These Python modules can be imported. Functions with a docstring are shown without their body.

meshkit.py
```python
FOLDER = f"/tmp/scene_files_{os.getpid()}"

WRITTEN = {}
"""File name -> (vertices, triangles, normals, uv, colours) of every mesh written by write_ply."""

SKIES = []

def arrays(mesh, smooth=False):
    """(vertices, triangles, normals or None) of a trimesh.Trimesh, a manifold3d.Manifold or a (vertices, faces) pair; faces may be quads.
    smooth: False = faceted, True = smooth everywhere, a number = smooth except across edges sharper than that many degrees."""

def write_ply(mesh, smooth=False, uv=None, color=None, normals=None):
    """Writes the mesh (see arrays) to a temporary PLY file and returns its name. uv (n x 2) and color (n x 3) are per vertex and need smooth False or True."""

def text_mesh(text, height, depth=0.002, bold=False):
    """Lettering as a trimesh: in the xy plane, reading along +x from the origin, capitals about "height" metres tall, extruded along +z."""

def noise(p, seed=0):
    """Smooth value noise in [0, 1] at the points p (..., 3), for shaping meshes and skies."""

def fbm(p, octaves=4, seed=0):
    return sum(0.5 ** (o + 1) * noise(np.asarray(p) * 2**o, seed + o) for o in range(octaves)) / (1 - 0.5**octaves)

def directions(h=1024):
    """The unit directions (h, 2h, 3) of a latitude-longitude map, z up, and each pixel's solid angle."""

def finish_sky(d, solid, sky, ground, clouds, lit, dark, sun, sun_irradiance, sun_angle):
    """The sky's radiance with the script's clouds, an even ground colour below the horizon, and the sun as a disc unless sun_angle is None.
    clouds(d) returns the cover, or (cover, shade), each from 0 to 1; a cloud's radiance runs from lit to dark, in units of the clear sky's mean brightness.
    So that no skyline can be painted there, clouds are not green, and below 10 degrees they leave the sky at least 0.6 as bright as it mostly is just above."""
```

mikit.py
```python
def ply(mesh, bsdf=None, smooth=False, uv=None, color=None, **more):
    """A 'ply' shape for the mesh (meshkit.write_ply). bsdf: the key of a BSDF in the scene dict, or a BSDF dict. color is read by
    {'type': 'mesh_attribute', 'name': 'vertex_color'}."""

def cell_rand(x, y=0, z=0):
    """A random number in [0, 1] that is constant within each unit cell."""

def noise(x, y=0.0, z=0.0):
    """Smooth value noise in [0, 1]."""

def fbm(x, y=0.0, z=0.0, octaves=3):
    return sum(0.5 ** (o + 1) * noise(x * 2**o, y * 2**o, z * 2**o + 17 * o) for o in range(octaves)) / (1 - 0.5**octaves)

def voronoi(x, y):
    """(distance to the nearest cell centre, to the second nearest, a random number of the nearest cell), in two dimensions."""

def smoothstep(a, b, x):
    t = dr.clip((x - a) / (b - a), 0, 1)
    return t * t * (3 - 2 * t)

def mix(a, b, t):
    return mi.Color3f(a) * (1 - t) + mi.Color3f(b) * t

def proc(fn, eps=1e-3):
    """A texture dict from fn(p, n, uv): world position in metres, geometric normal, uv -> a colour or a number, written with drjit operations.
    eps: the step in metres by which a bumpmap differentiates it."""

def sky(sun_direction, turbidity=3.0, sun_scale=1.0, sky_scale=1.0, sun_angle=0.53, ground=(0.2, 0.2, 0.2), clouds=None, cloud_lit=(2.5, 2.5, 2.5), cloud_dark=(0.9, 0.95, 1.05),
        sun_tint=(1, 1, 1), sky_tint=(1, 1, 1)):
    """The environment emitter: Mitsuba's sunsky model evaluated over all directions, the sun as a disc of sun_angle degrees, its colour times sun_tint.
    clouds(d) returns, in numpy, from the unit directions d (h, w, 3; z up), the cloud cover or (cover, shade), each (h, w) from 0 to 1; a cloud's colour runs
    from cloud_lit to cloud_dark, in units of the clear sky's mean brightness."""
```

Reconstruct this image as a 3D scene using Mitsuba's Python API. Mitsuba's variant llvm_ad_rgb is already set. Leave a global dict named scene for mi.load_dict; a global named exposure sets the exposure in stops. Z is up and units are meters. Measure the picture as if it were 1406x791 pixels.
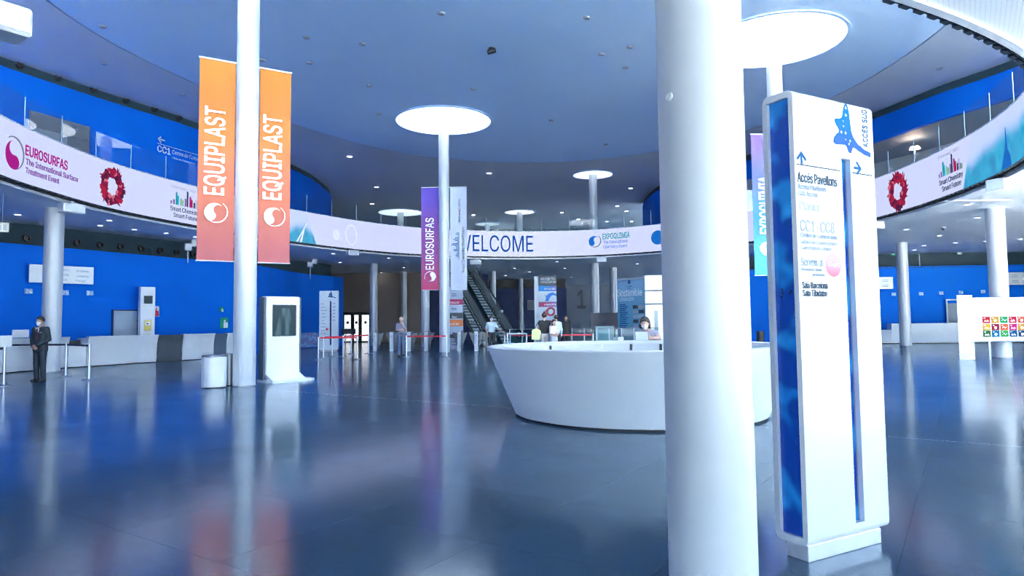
import math, random
import numpy as np, trimesh, mitsuba as mi, drjit as dr, mikit, meshkit
import manifold3d as m3
from manifold3d import Manifold
from shapely.geometry import Polygon, Point, LineString
from shapely import affinity
from shapely.ops import unary_union
from mikit import noise, fbm, smoothstep, mix

T = mi.ScalarTransform4f
rng = random.Random(7)
scene, labels = {}, {}

# ------------------------------------------------------------------ camera, sky, exposure
FX, PITCH, ROLL, CY, CH = 924.116, 0.0591689, -0.0106729, 386.755, 1.5
_c, _s, _cp, _sp = math.cos(ROLL), math.sin(ROLL), math.cos(PITCH), math.sin(PITCH)
FWD, UP0, RT0 = np.array([0, _cp, _sp]), np.array([0, -_sp, _cp]), np.array([1.0, 0, 0])
RIGHT, UP = _c * RT0 + _s * UP0, -_s * RT0 + _c * UP0
EYE = np.array([0, 0, CH])
scene['camera'] = {'type': 'perspective', 'fov_axis': 'x', 'fov': math.degrees(2 * math.atan(703 / FX)), 'near_clip': 0.05, 'far_clip': 500.0,
                   'principal_point_offset_y': (395.5 - CY) / 791,
                   'to_world': T().look_at(origin=EYE.tolist(), target=(EYE + FWD).tolist(), up=UP.tolist())}
exposure = 0.40
SKY = 15.0
scene['sky'] = mikit.sky([0.25, -0.82, 0.50], turbidity=3.0, sun_scale=230.0, sun_tint=(0.60, 0.80, 1.08), sky_tint=(0.75, 0.92, 1.1), sky_scale=SKY, ground=(0.14, 0.16, 0.19),
                         clouds=lambda d: (0.55 + 0.25 * meshkit.fbm(d * 3.0, 3), 0.2), cloud_lit=(1.25, 1.68, 2.35), cloud_dark=(0.85, 1.15, 1.62))


def fl(px, py, z=0.0):
    d = RIGHT * (px - 703) / FX - UP * (py - CY) / FX + FWD
    return EYE + d * ((z - CH) / d[2])


def at(px, py, Y):
    d = RIGHT * (px - 703) / FX - UP * (py - CY) / FX + FWD
    return EYE + d * (Y / d[1])


# ------------------------------------------------------------------ materials
def lin(*c):
    return [((v / 255) / 12.92 if v / 255 <= 0.04045 else ((v / 255 + 0.055) / 1.055) ** 2.4) for v in c]


def rgb(c):
    return {'type': 'rgb', 'value': list(map(float, c))}


def M(name, col, rough=0.5, metallic=0.0, spec=0.5, **kw):
    b = {'type': 'principled', 'base_color': col if isinstance(col, dict) else rgb(col), 'roughness': rough, 'metallic': metallic, 'specular': spec, **kw}
    scene['mat_' + name] = {'type': 'twosided', 'bsdf': b}
    return 'mat_' + name


WHITE = M('white', (0.80, 0.82, 0.84), 0.35)
WHITEG = M('white_gloss', (0.90, 0.91, 0.92), 0.22)
COLUMN = M('column_paint', (0.64, 0.67, 0.71), 0.32)
BLUE = M('blue_wall', mikit.proc(lambda p, n, uv: mi.Color3f(0.002, 0.135, 0.66) * (0.96 + 0.08 * noise(p.x * 0.8, p.y * 0.8, p.z * 0.8))), 0.6, spec=0.08)
NAVY = M('navy_wall', (0.006, 0.02, 0.10), 0.55)
DARKSTRIP = M('dark_strip', (0.022, 0.040, 0.056), 0.6, spec=0.1)
BLACK = M('black', (0.012, 0.013, 0.016), 0.45)
CHAR = M('charcoal', (0.035, 0.045, 0.06), 0.5)
GREY = M('grey', (0.32, 0.36, 0.42), 0.45)
LGREY = M('light_grey', (0.55, 0.59, 0.65), 0.45)
STEEL = M('steel', (0.72, 0.75, 0.80), 0.28, 0.9)
STEELD = M('steel_dark', (0.30, 0.32, 0.36), 0.35, 0.8)
CEIL = M('ceiling_paint', mikit.proc(lambda p, n, uv: mi.Color3f(0.50, 0.68, 0.90) * (0.96 + 0.08 * fbm(p.x * 0.25, p.y * 0.25))), 0.7, spec=0.2)
CEILO = M('ceiling_paint_outer', mikit.proc(lambda p, n, uv: mi.Color3f(0.52, 0.56, 0.62) * (0.96 + 0.08 * fbm(p.x * 0.25, p.y * 0.25))), 0.7, spec=0.2)


def soffit_col(p, n, uv):
    u = (p.x * 0.83 - p.y * 0.56) / 0.055
    g = dr.abs(u - dr.floor(u) - 0.5)
    return mi.Color3f(0.86, 0.89, 0.92) * (0.92 + 0.10 * smoothstep(0.05, 0.2, g))


SOFFIT = M('soffit_paint', mikit.proc(soffit_col), 0.6, spec=0.25)
BEIGE = M('beige_wall', (0.20, 0.155, 0.14), 0.6)
WALLGREY = M('wall_grey', (0.24, 0.27, 0.32), 0.6)
TAUPE = M('taupe', (0.30, 0.29, 0.30), 0.6)
DTEAL = M('dark_teal', (0.03, 0.07, 0.085), 0.3)
GALLERY = M('gallery_floor', (0.72, 0.76, 0.82), 0.5)
PLAZA = M('plaza', (0.14, 0.16, 0.19), 0.8)
PLAZAS = M('plaza_pale', (0.34, 0.37, 0.42), 0.8)
GROUT = M('grout', (0.025, 0.033, 0.047), 0.4)


def floor_col(k):
    def fn(p, n, uv):
        a = fbm(p.x * 1.7, p.y * 1.7, 3.0 * k) - 0.5
        b = noise(p.x * 40, p.y * 40, 1.0) - 0.5
        return mi.Color3f(0.016, 0.040, 0.070) * (k * (1 + 0.35 * a + 0.12 * b))
    return fn


FLOOR = []
for _i, _k in enumerate((0.95, 1.0, 1.06)):
    FLOOR.append(M(f'floor_{_i}', mikit.proc(floor_col(_k)), 0.14, spec=1.0, spec_tint=0.55))
GLASS = 'mat_glass'
scene['mat_glass'] = {'type': 'thindielectric', 'int_ior': 1.5, 'specular_transmittance': rgb((0.80, 0.90, 0.90))}
scene['mat_glass_teal'] = {'type': 'thindielectric', 'int_ior': 1.25, 'specular_transmittance': rgb((0.36, 0.60, 0.64))}
GLASST = 'mat_glass_teal'
scene['mat_glass_escalator'] = {'type': 'thindielectric', 'int_ior': 1.5, 'specular_transmittance': rgb((0.62, 0.74, 0.78))}
EDGE = M('glass_edge', (0.42, 0.55, 0.60), 0.3)
RED = M('belt_red', (0.62, 0.025, 0.05), 0.5)
BELT = M('belt_navy', (0.015, 0.02, 0.05), 0.6)
INK = M('ink_grey', (0.035, 0.065, 0.11), 0.6, spec=0.1)
INKP = M('ink_pale', (0.34, 0.39, 0.48), 0.6, spec=0.1)  # pale ink; on the totem the wash-out of strong light is in the colour
INKPP = M('ink_glare_pale', (0.46, 0.50, 0.57), 0.6, spec=0.1)  # paler still: overexposure put into the ink colour
INKB = M('ink_blue', (0.015, 0.09, 0.24), 0.6, spec=0.1)
INKD = M('ink_dark', (0.02, 0.025, 0.035), 0.6)
PRINTW = M('print_white', (0.86, 0.88, 0.90), 0.6)
PINKG = M('pink_graded', mikit.proc(lambda p, n, uv: mix((0.58, 0.17, 0.24), (0.58, 0.40, 0.50), smoothstep(1.75, 1.9, p.z))), 0.6, spec=0.1)  # pink, paler towards the top
SKIN = M('skin', (0.52, 0.30, 0.22), 0.5)
SKIN2 = M('skin_light', (0.60, 0.38, 0.30), 0.5)
HAIR = M('hair_dark', (0.02, 0.014, 0.012), 0.5)
HAIRB = M('hair_auburn', (0.06, 0.022, 0.015), 0.5)
SUIT = M('suit', (0.012, 0.022, 0.034), 0.7)
TROUSB = M('trouser_bluegrey', (0.11, 0.15, 0.25), 0.7)
SHIRTV = M('shirt_greyviolet', (0.22, 0.22, 0.33), 0.7)
SHIRTW = M('shirt_paleblue', (0.60, 0.72, 0.80), 0.7)
CLOTHB = M('cloth_black', (0.010, 0.011, 0.014), 0.7)
CLOTHP = M('cloth_pinkwhite', (0.70, 0.58, 0.64), 0.7)
CLOTHK = M('cloth_khaki', (0.42, 0.38, 0.38), 0.7)
CLOTHM = M('cloth_mauve', (0.30, 0.28, 0.36), 0.7)
YELLOW = M('yellow', (0.75, 0.62, 0.16), 0.5)
GREEN = M('green', (0.0, 0.28, 0.16), 0.5)
REDS = M('sign_red', (0.60, 0.03, 0.06), 0.5)
SCREEN = M('screen_dark', (0.02, 0.035, 0.045), 0.35, spec=0.15)


def gradz(name, stops, rough=0.6):
    def fn(p, n, uv):
        c = mi.Color3f(stops[0][1])
        for (z0, c0), (z1, c1) in zip(stops, stops[1:]):
            c = dr.select(p.z > z0, mix(c0, c1, smoothstep(z0, z1, p.z)), c)
        return c
    return M(name, mikit.proc(fn), rough)


ORANGE = gradz('banner_orange', [(3.0, lin(162, 80, 84)), (4.9, lin(176, 88, 60)), (6.4, lin(182, 100, 30)), (8.0, lin(186, 108, 20))])
PURPLE = gradz('banner_purple', [(3.0, lin(176, 54, 98)), (5.5, lin(124, 58, 132)), (8.0, lin(88, 64, 168))])
BLUEGRAD = gradz('banner_blue', [(3.0, lin(50, 150, 195)), (5.2, lin(20, 98, 170)), (6.6, lin(70, 82, 160)), (8.0, lin(112, 84, 160))])


def water(p, n, uv):
    a = fbm((p.x + p.y) * 5 + 2 * noise(p.z * 1.6, p.y), p.y * 5, p.z * 3.2)
    b = 0.5 + 0.5 * dr.sin(p.z * 13 + 9 * a + p.x * 6)
    return mix((0.003, 0.05, 0.34), (0.01, 0.25, 0.66), smoothstep(0.45, 1.1, b * 0.7 + a * 0.5)) + mi.Color3f(0.03, 0.16, 0.2) * dr.power(b * a * 1.3, 4)


WATER = M('water_print', mikit.proc(water), 0.35)
POSTERB = M('poster_blue', mikit.proc(lambda p, n, uv: mix((0.10, 0.30, 0.42), (0.30, 0.48, 0.66), smoothstep(1.0, 5.0, p.z)) * (0.85 + 0.3 * fbm(p.x * 2, p.y, p.z * 2))), 0.5)


def E(r, w=None):
    d = {'type': 'area', 'radiance': rgb(r)}
    if w:
        d['sampling_weight'] = float(w)
    return d


# ------------------------------------------------------------------ helpers
def numbered(name):
    k, i = name, 0
    while k in scene or k in labels or any(q.startswith(k + '__') for q in scene):
        i += 1
        k = f'{name}_{i:03d}'
    return k


def add(key, mesh, mat, smooth=False, **kw):
    key = numbered(key)
    scene[key] = mikit.ply(mesh, mat, smooth, **kw)
    return key


def reuse(key, src, tw=None):
    key = numbered(key)
    d = dict(scene[src])
    if tw is not None:
        d['to_world'] = tw
    scene[key] = d
    return key


_taken = set()


def thing(name, label, cat, group=None):
    i, k = 0, name
    while k in _taken:
        i += 1
        k = f'{name}_{i:03d}'
    _taken.add(k)
    labels[k] = {'label': label, 'category': cat}
    if group:
        labels[k]['group'] = group
    return k


def one(name, mesh, mat, label, cat, smooth=False, group=None, **kw):
    k = thing(name, label, cat, group)
    scene[k] = mikit.ply(mesh, mat, smooth, **kw)
    return k


def struct(key, mesh, mat, label, smooth=False, **kw):
    scene[key] = mikit.ply(mesh, mat, smooth, **kw)
    _taken.add(key)
    labels[key] = {'label': label, 'kind': 'structure'}
    return key


def cat(*ms):
    return trimesh.util.concatenate([m for m in ms if m is not None])


def box(x0, x1, y0, y1, z0, z1):
    m = trimesh.creation.box((abs(x1 - x0), abs(y1 - y0), abs(z1 - z0)))
    m.apply_translation(((x0 + x1) / 2, (y0 + y1) / 2, (z0 + z1) / 2))
    return m


def rbox(x0, x1, y0, y1, z0, z1, r=0.01):
    """a box with chamfered edges"""
    pts = []
    for x, sx in ((x0, 1), (x1, -1)):
        for y, sy in ((y0, 1), (y1, -1)):
            for z, sz in ((z0, 1), (z1, -1)):
                pts += [(x + sx * r, y + sy * r, z), (x + sx * r, y, z + sz * r), (x, y + sy * r, z + sz * r)]
    return trimesh.convex.convex_hull(np.array(pts))


def tube(pts, r, n=8):
    ms = []
    pts = [np.asarray(p, float) for p in pts]
    for a, b in zip(pts, pts[1:]):
        ms.append(trimesh.creation.cylinder(r, segment=[a, b], sections=n))
    for p in pts[1:-1]:
        s = trimesh.creation.icosphere(1, r)
        s.apply_translation(p)
        ms.append(s)
    return cat(*ms)


def lathe(prof, n=48, loc=(0, 0, 0)):
    m = trimesh.creation.revolve(np.asarray(prof, float), sections=n)
    if m.volume < 0:
        m.invert()
    m.apply_translation(loc)
    return m


def extr(poly, h):
    if hasattr(poly, 'geoms'):
        return cat(*[trimesh.creation.extrude_polygon(g, h, engine='earcut') for g in poly.geoms if g.area > 1e-9])
    return trimesh.creation.extrude_polygon(poly, h, engine='earcut')


def mv(m, tw):
    m = m.copy()
    m.apply_transform(tw)
    return m


def frame(o, ang=0.0):
    """local x = horizontal to the right at this heading (degrees), y = away, z = up"""
    a = math.radians(ang)
    t = np.eye(4)
    t[:3, 0], t[:3, 1], t[:3, 3] = (math.cos(a), math.sin(a), 0), (-math.sin(a), math.cos(a), 0), o
    return t


def panel(o, ang=0.0):
    """local x = to the right, y = up, z = out of the face towards the viewer"""
    a = math.radians(ang)
    t = np.eye(4)
    t[:3, 0], t[:3, 1], t[:3, 2], t[:3, 3] = (math.cos(a), math.sin(a), 0), (0, 0, 1), (math.sin(a), -math.cos(a), 0), o
    return t


def xf(dx=0, dy=0, dz=0, sx=1, sy=1, rot=0):
    a = math.radians(rot)
    return np.array([[math.cos(a) * sx, -math.sin(a) * sy, 0, dx], [math.sin(a) * sx, math.cos(a) * sy, 0, dy], [0, 0, 1, dz], [0, 0, 0, 1]])


def text(s, h, width=None, bold=False, depth=0.004, center=False):
    m = meshkit.text_mesh(s, h, depth, bold)
    b = m.bounds
    m.apply_translation((-b[0][0], 0, 0))
    w = b[1][0] - b[0][0]
    if width:
        m.apply_transform(np.diag([width / w, 1, 1, 1]))
        w = width
    if center:
        m.apply_translation((-w / 2, 0, 0))
    return m


def ring_poly(r1, r0, n=48):
    return Point(0, 0).buffer(r1, n).difference(Point(0, 0).buffer(r0, n))


def swirl(R):
    """(drop, crescent) of the round comma emblem, centred, radius R"""
    big = Point(0, 0).buffer(R, 32)
    half = Polygon([(-2 * R, 0), (2 * R, 0), (2 * R, 2 * R), (-2 * R, 2 * R)])
    drop = big.intersection(half).difference(Point(R / 2, 0).buffer(R / 2, 32)).union(Point(-R / 2, 0).buffer(R / 2, 32))
    drop = affinity.scale(drop, 0.86, 0.86, origin=(-R, 0.1 * R))
    cres = big.difference(Point(-0.03 * R, 0.06 * R).buffer(R * 0.955, 48)).intersection(affinity.rotate(Polygon([(-2 * R, 0.35 * R), (2 * R, 0.35 * R), (2 * R, -2 * R), (-2 * R, -2 * R)]), 10, origin=(0, 0)))
    return drop, cres


# ------------------------------------------------------------------ the oval ring that the screen, soffit and ceiling joint follow
C0 = np.array([0.5, 24.25])
_meas = [(0, 246), (135, 282), (270, 309), (430, 335), (470, 340), (572, 349), (760, 352), (860, 348), (900, 344.7), (1201, 299), (1300, 268), (1406, 217), (1210, 1), (1260, 16), (1300, 31), (1350, 56), (1400, 85)]
ZB, ZT, ZS, ZC, ZG = 5.55, 7.12, 5.43, 11.65, 6.25
_th, _rr = [], []
for q in _meas:
    d = fl(*q, ZB)[:2] - C0
    _th.append(math.atan2(d[1], d[0])); _rr.append(np.hypot(*d))


def _ell(th, a=14.1, b=17.76, t=-0.26):
    u, w = math.cos(th - t), math.sin(th - t)
    return 1 / math.sqrt((u / a) ** 2 + (w / b) ** 2)


for th in np.radians([-104, -118, -132, -146, -158]):
    _th.append(th); _rr.append(_ell(th))
_o = np.argsort(_th)
_th, _rr = np.array(_th)[_o], np.array(_rr)[_o]
_res = _rr - np.array([_ell(t) for t in _th])
NR = 360
TH = np.linspace(math.pi, -math.pi, NR, endpoint=False) - math.radians(100)      # clockwise seen from above, starting at the near left
_w = (TH + math.pi) % (2 * math.pi) - math.pi
_res = np.interp(_w, np.r_[_th - 2 * math.pi, _th, _th + 2 * math.pi], np.r_[_res, _res, _res])
_k = np.exp(-0.5 * (np.arange(-12, 13) / 5.0) ** 2); _k /= _k.sum()
_res = np.convolve(np.r_[_res[-12:], _res, _res[:12]], _k, 'valid')
RR = np.array([_ell(t) for t in TH]) + _res
RING = C0 + np.stack([np.cos(TH), np.sin(TH)], 1) * RR[:, None]
_cl = np.vstack([RING, RING[:1]])
ARC = np.r_[0, np.cumsum(np.hypot(*np.diff(_cl, axis=0).T))]
_tan = np.roll(RING, -1, 0) - np.roll(RING, 1, 0)
_tan /= np.linalg.norm(_tan, axis=1, keepdims=True)
INW = np.stack([_tan[:, 1], -_tan[:, 0]], 1)        # points into the hall


def ring_at(s, off=0.0):
    s = np.asarray(s, float) % ARC[-1]
    i = np.clip(np.searchsorted(ARC, s, 'right') - 1, 0, NR - 1)
    t = ((s - ARC[i]) / (ARC[i + 1] - ARC[i]))[..., None]
    p = _cl[i] * (1 - t) + _cl[i + 1] * t
    n = INW[i] * (1 - t) + INW[(i + 1) % NR] * t
    return p + n * np.asarray(off)[..., None]


def ring_s(px, z=6.3):
    """arc length where the sight line at this picture column meets the far side of the ring"""
    d = RIGHT * (px - 703) / FX + FWD
    best = None
    for i in range(NR):
        a, b = _cl[i], _cl[i + 1]
        den = d[0] * (b[1] - a[1]) - d[1] * (b[0] - a[0])
        if abs(den) < 1e-9:
            continue
        t = (a[0] * (b[1] - a[1]) - a[1] * (b[0] - a[0])) / den
        u = (a[0] * d[1] - a[1] * d[0]) / den
        if 0 <= u < 1 and t > 12 and (best is None or t > best[0]):
            best = (t, ARC[i] + u * (ARC[i + 1] - ARC[i]))
    return best[1]


def wrap(m, s, z):
    """bends a flat mesh (x right, y up, z out) onto the inner face of the ring at arc length s"""
    v = np.array(m.vertices)
    p = ring_at(s + v[:, 0], v[:, 2])
    m = m.copy()
    m.vertices = np.column_stack([p, z + v[:, 1]])
    return m


def ring_strip(o0, z0, o1, z1):
    """a band of quads round the ring between (offset, height) pairs; offset is inwards"""
    a, b = RING + INW * o0, RING + INW * o1
    v = np.vstack([np.column_stack([a, np.full(NR, z0)]), np.column_stack([b, np.full(NR, z1)])])
    i = np.arange(NR); j = (i + 1) % NR
    return trimesh.Trimesh(v, np.vstack([np.stack([i, j, j + NR], 1), np.stack([i, j + NR, i + NR], 1)]), process=False)


def ring_profile(prof, closed=True):
    ms = [ring_strip(*prof[k], *prof[(k + 1) % len(prof)]) for k in range(len(prof) if closed else len(prof) - 1)]
    m = cat(*ms)
    m.merge_vertices()
    return m


ringpoly = lambda off: Polygon(RING + INW * off)
HALL = Polygon([(-34, -12), (14, -12), (14, 5), (33, 5), (33, 74), (-34, 74)])  # front right corner cut away, out of view, to let daylight in


def flat(poly, z, t=0.05):
    m = extr(poly, t)
    m.apply_translation((0, 0, z))
    return m


# ------------------------------------------------------------------ floor
GU, GV = np.array([0.83, -0.558]), np.array([0.558, 0.83])
struct('floor', box(-36, 33.5, -12.5, 76, -0.12, -0.006), GROUT, 'dark polished stone floor of the hall')
_tile = rbox(-0.5992, 0.5992, -0.5992, 0.5992, -0.006, 0.0, 0.0008)
_tile.apply_transform(frame((0, 0, 0), math.degrees(math.atan2(GU[1], GU[0]))))
_cells = []
for iu in range(-70, 71):
    for iv in range(-40, 80):
        off = 0.012 if iv >= 0 else -0.0
        c = GU * (iu * 1.2 + 0.2) + GV * (9.762 + off + (iv + 0.5) * 1.2)
        if HALL.buffer(0.3).contains(Point(c)) and c[1] > 0.6 and abs(c[0]) < 0.80 * c[1] + 1.6:
            _cells.append((np.hypot(c[0], c[1]), c, rng.randrange(3)))
_cells.sort(key=lambda q: q[0])
_src = {}
for d, c, k in _cells[:300]:
    key = numbered('floor__floor_tile')
    if k not in _src:
        _src[k] = mikit.ply(_tile, FLOOR[k], False)
    scene[key] = {**_src[k], 'to_world': T().translate([float(c[0]), float(c[1]), 0.0])}
_V, _F = [], []
_q = np.array(_tile.vertices)
_far = _cells[300:]
_V = np.vstack([_q + [c[0], c[1], 0] for _, c, _ in _far])
_F = np.vstack([np.array(_tile.faces) + i * len(_q) for i in range(len(_far))])
scene['floor__distant_tiles'] = mikit.ply((_V, _F), FLOOR[1], False)
labels['floor__distant_tiles'] = {'kind': 'stuff', 'label': 'distant polished stone tiles'}
_js = [GU * u + GV * 9.768 for u in (-14.0, 9.0)]
scene['floor__joint_strip'] = mikit.ply(mv(box(-14.0, 9.0, -0.007, 0.007, -0.006, -0.0008), frame((*(GV * 9.768), 0.0), math.degrees(math.atan2(GU[1], GU[0])))), LGREY, False)
labels['floor__joint_strip'] = {'label': 'pale strip in the wide floor joint'}
struct('ground_outside', box(-80, 90, -70, -12.5, -0.3, -0.05), PLAZA, 'unseen outside ground, added and toned dark for its bounced light')  # out of view; added for bounce, tone lowered to dim near faces
struct('ground_outside_side', cat(box(33.5, 90, -12.5, 76, -0.3, -0.05), box(14.1, 33.5, -12.5, 4.9, -0.02, 0.0)), PLAZAS, 'unseen pale ground outside the right side, added to bounce light in')  # out of view; pale reflector added beside the hall to light the soffit

# ------------------------------------------------------------------ ceilings
_inner = ringpoly(-0.55)
_m = flat(_inner, ZC, 0.12)
struct('ceiling', _m, CEIL, 'smooth bluish ceiling over the oval hall')
struct('ceiling_outer', flat(HALL.difference(ringpoly(-0.62)), ZC + 0.01, 0.12), CEILO, 'grey ceiling beyond the oval joint')
struct('ceiling_joint', flat(ringpoly(-0.75).difference(ringpoly(-0.4)), ZC + 0.125, 0.05), BLACK, 'dark joint in the ceiling')
struct('roof_slab', flat(HALL.buffer(0.3), ZC + 0.3, 0.2), WALLGREY, 'roof above the hall')
struct('ceiling_soffit', flat(HALL.difference(ringpoly(-0.22)), ZS, 0.10), SOFFIT, 'pale soffit around the oval opening')
struct('gallery_floor', flat(HALL.difference(ringpoly(-0.35)), ZG - 0.1, 0.1), GALLERY, 'upper gallery floor')
struct('trim_1', ring_profile([(-0.22, ZS - 0.03), (-0.22, ZS + 0.06), (-0.34, ZS + 0.06), (-0.34, ZS - 0.03)]), WHITE, 'white rim of the soffit round the oval opening')
struct('trim_2', ring_profile([(-0.20, ZS + 0.05), (-0.13, ZS + 0.05), (-0.13, ZB + 0.02), (-0.20, ZB + 0.02)]), BLACK, 'dark recess under the screen')

# ------------------------------------------------------------------ LED screen band
scr = thing('led_screen', 'long curved white screen band running round the oval hall above the soffit', 'screen')
S_AQ = [(ring_s(1337), ring_s(1337) + 9.0, 1), (ring_s(398) - 1.0, ring_s(426), 0)]


def ring_s_of(p):
    a = dr.atan2(p.y - C0[1], p.x - C0[0])
    return a


_aqA = [(math.atan2(*(ring_at(s0) - C0)[::-1]), math.atan2(*(ring_at(s1) - C0)[::-1])) for s0, s1, _ in S_AQ]


def led_radiance(p, n, uv):
    a = ring_s_of(p)
    h = (p.z - ZB) / (ZT - ZB)
    base = mi.Color3f(0.45, 0.475, 0.69)
    for (a0, a1), sh in zip(_aqA, (0.05, -0.05)):
        lo, hi = min(a0, a1), max(a0, a1)
        sk = (h - 0.5) * sh
        ins = smoothstep(lo - 0.003, lo, a + sk) * (1 - smoothstep(hi, hi + 0.003, a + sk))
        t = dr.clip((hi - a) / (hi - lo), 0, 1)
        nz = noise(a * 260, h * 7, 3) * 0.6 + noise(a * 90, h * 3, 9) * 0.4
        top = 0.36 + 0.22 * noise(a * 30, 0, 4) + (0.45 if sh > 0 else 0.05) * t
        city = mix((0.0, 0.09, 0.26), (0.0, 0.40, 0.58), nz)
        g = mix(city, (0.40, 0.47, 0.74), smoothstep(top - 0.2, top + 0.16, h))
        base = base * (1 - ins) + g * ins
    return base


_v = np.vstack([np.column_stack([_cl, np.full(NR + 1, z)]) for z in (ZB, ZT)])
_i = np.arange(NR)
_f = np.vstack([np.stack([_i, _i + 1, _i + NR + 2], 1), np.stack([_i, _i + NR + 2, _i + NR + 1], 1)])
_uv = np.column_stack([np.tile(np.linspace(0, 1, NR + 1), 2), np.repeat([0.0, 1.0], NR + 1)])
_m = trimesh.Trimesh(_v, _f, process=False)
if np.dot(_m.face_normals[10][:2], INW[10]) < 0:      # the lit side faces into the hall
    _f = _f[:, ::-1]
scene[scr + '__screen_face'] = mikit.ply((_v, _f), 'mat_charcoal', False, uv=_uv, emitter={'type': 'area', 'radiance': mikit.proc(led_radiance)})
_teeth = []
for s in np.arange(0, ARC[-1], 0.32):
    _teeth.append(wrap(box(0, 0.17, -0.035, 0.0, -0.07, 0.012), s, ZB))
scene[scr + '__casing'] = mikit.ply(cat(ring_profile([(-0.01, ZB), (-0.01, ZT + 0.01), (-0.12, ZT + 0.01), (-0.12, ZB)]), *_teeth), CHAR, False)
labels[scr + '__casing'] = {'label': 'dark back and toothed lower edge'}
scene[scr + '__coping'] = mikit.ply(ring_profile([(0.012, ZT), (0.012, ZT + 0.03), (-0.13, ZT + 0.03), (-0.13, ZT)]), LGREY, False)
struct('wall_gallery_kerb', ring_profile([(-0.14, ZB - 0.02), (-0.14, ZT), (-0.3, ZT), (-0.3, ZB - 0.02)]), WHITE, 'white parapet behind the screen')

# lettering and pictures on the screen
LP = {}


def led_mat(name, c):
    k = 'led_' + name
    LP[name] = c
    return M(k, [min(1, v * 0.2) for v in c], 0.6, spec=0.05)


LM = {n: (led_mat(n, c), c) for n, c in {'navy': (0.004, 0.075, 0.33), 'teal': (0.01, 0.30, 0.36), 'magenta': (0.42, 0.01, 0.24), 'mauve': (0.26, 0.13, 0.38), 'red': (0.45, 0.015, 0.05), 'red2': (0.28, 0.01, 0.06),
                                         'rose': (0.70, 0.16, 0.22), 'wine': (0.10, 0.01, 0.05), 'grey': (0.22, 0.24, 0.34), 'blue': (0.01, 0.16, 0.58), 'green': (0.25, 0.5, 0.3), 'pale': (0.45, 0.47, 0.62), 'ink': (0.03, 0.05, 0.09), 'white': (0.82, 0.86, 1.22), 'cyan': (0.02, 0.5, 0.62)}.items()}


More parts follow.
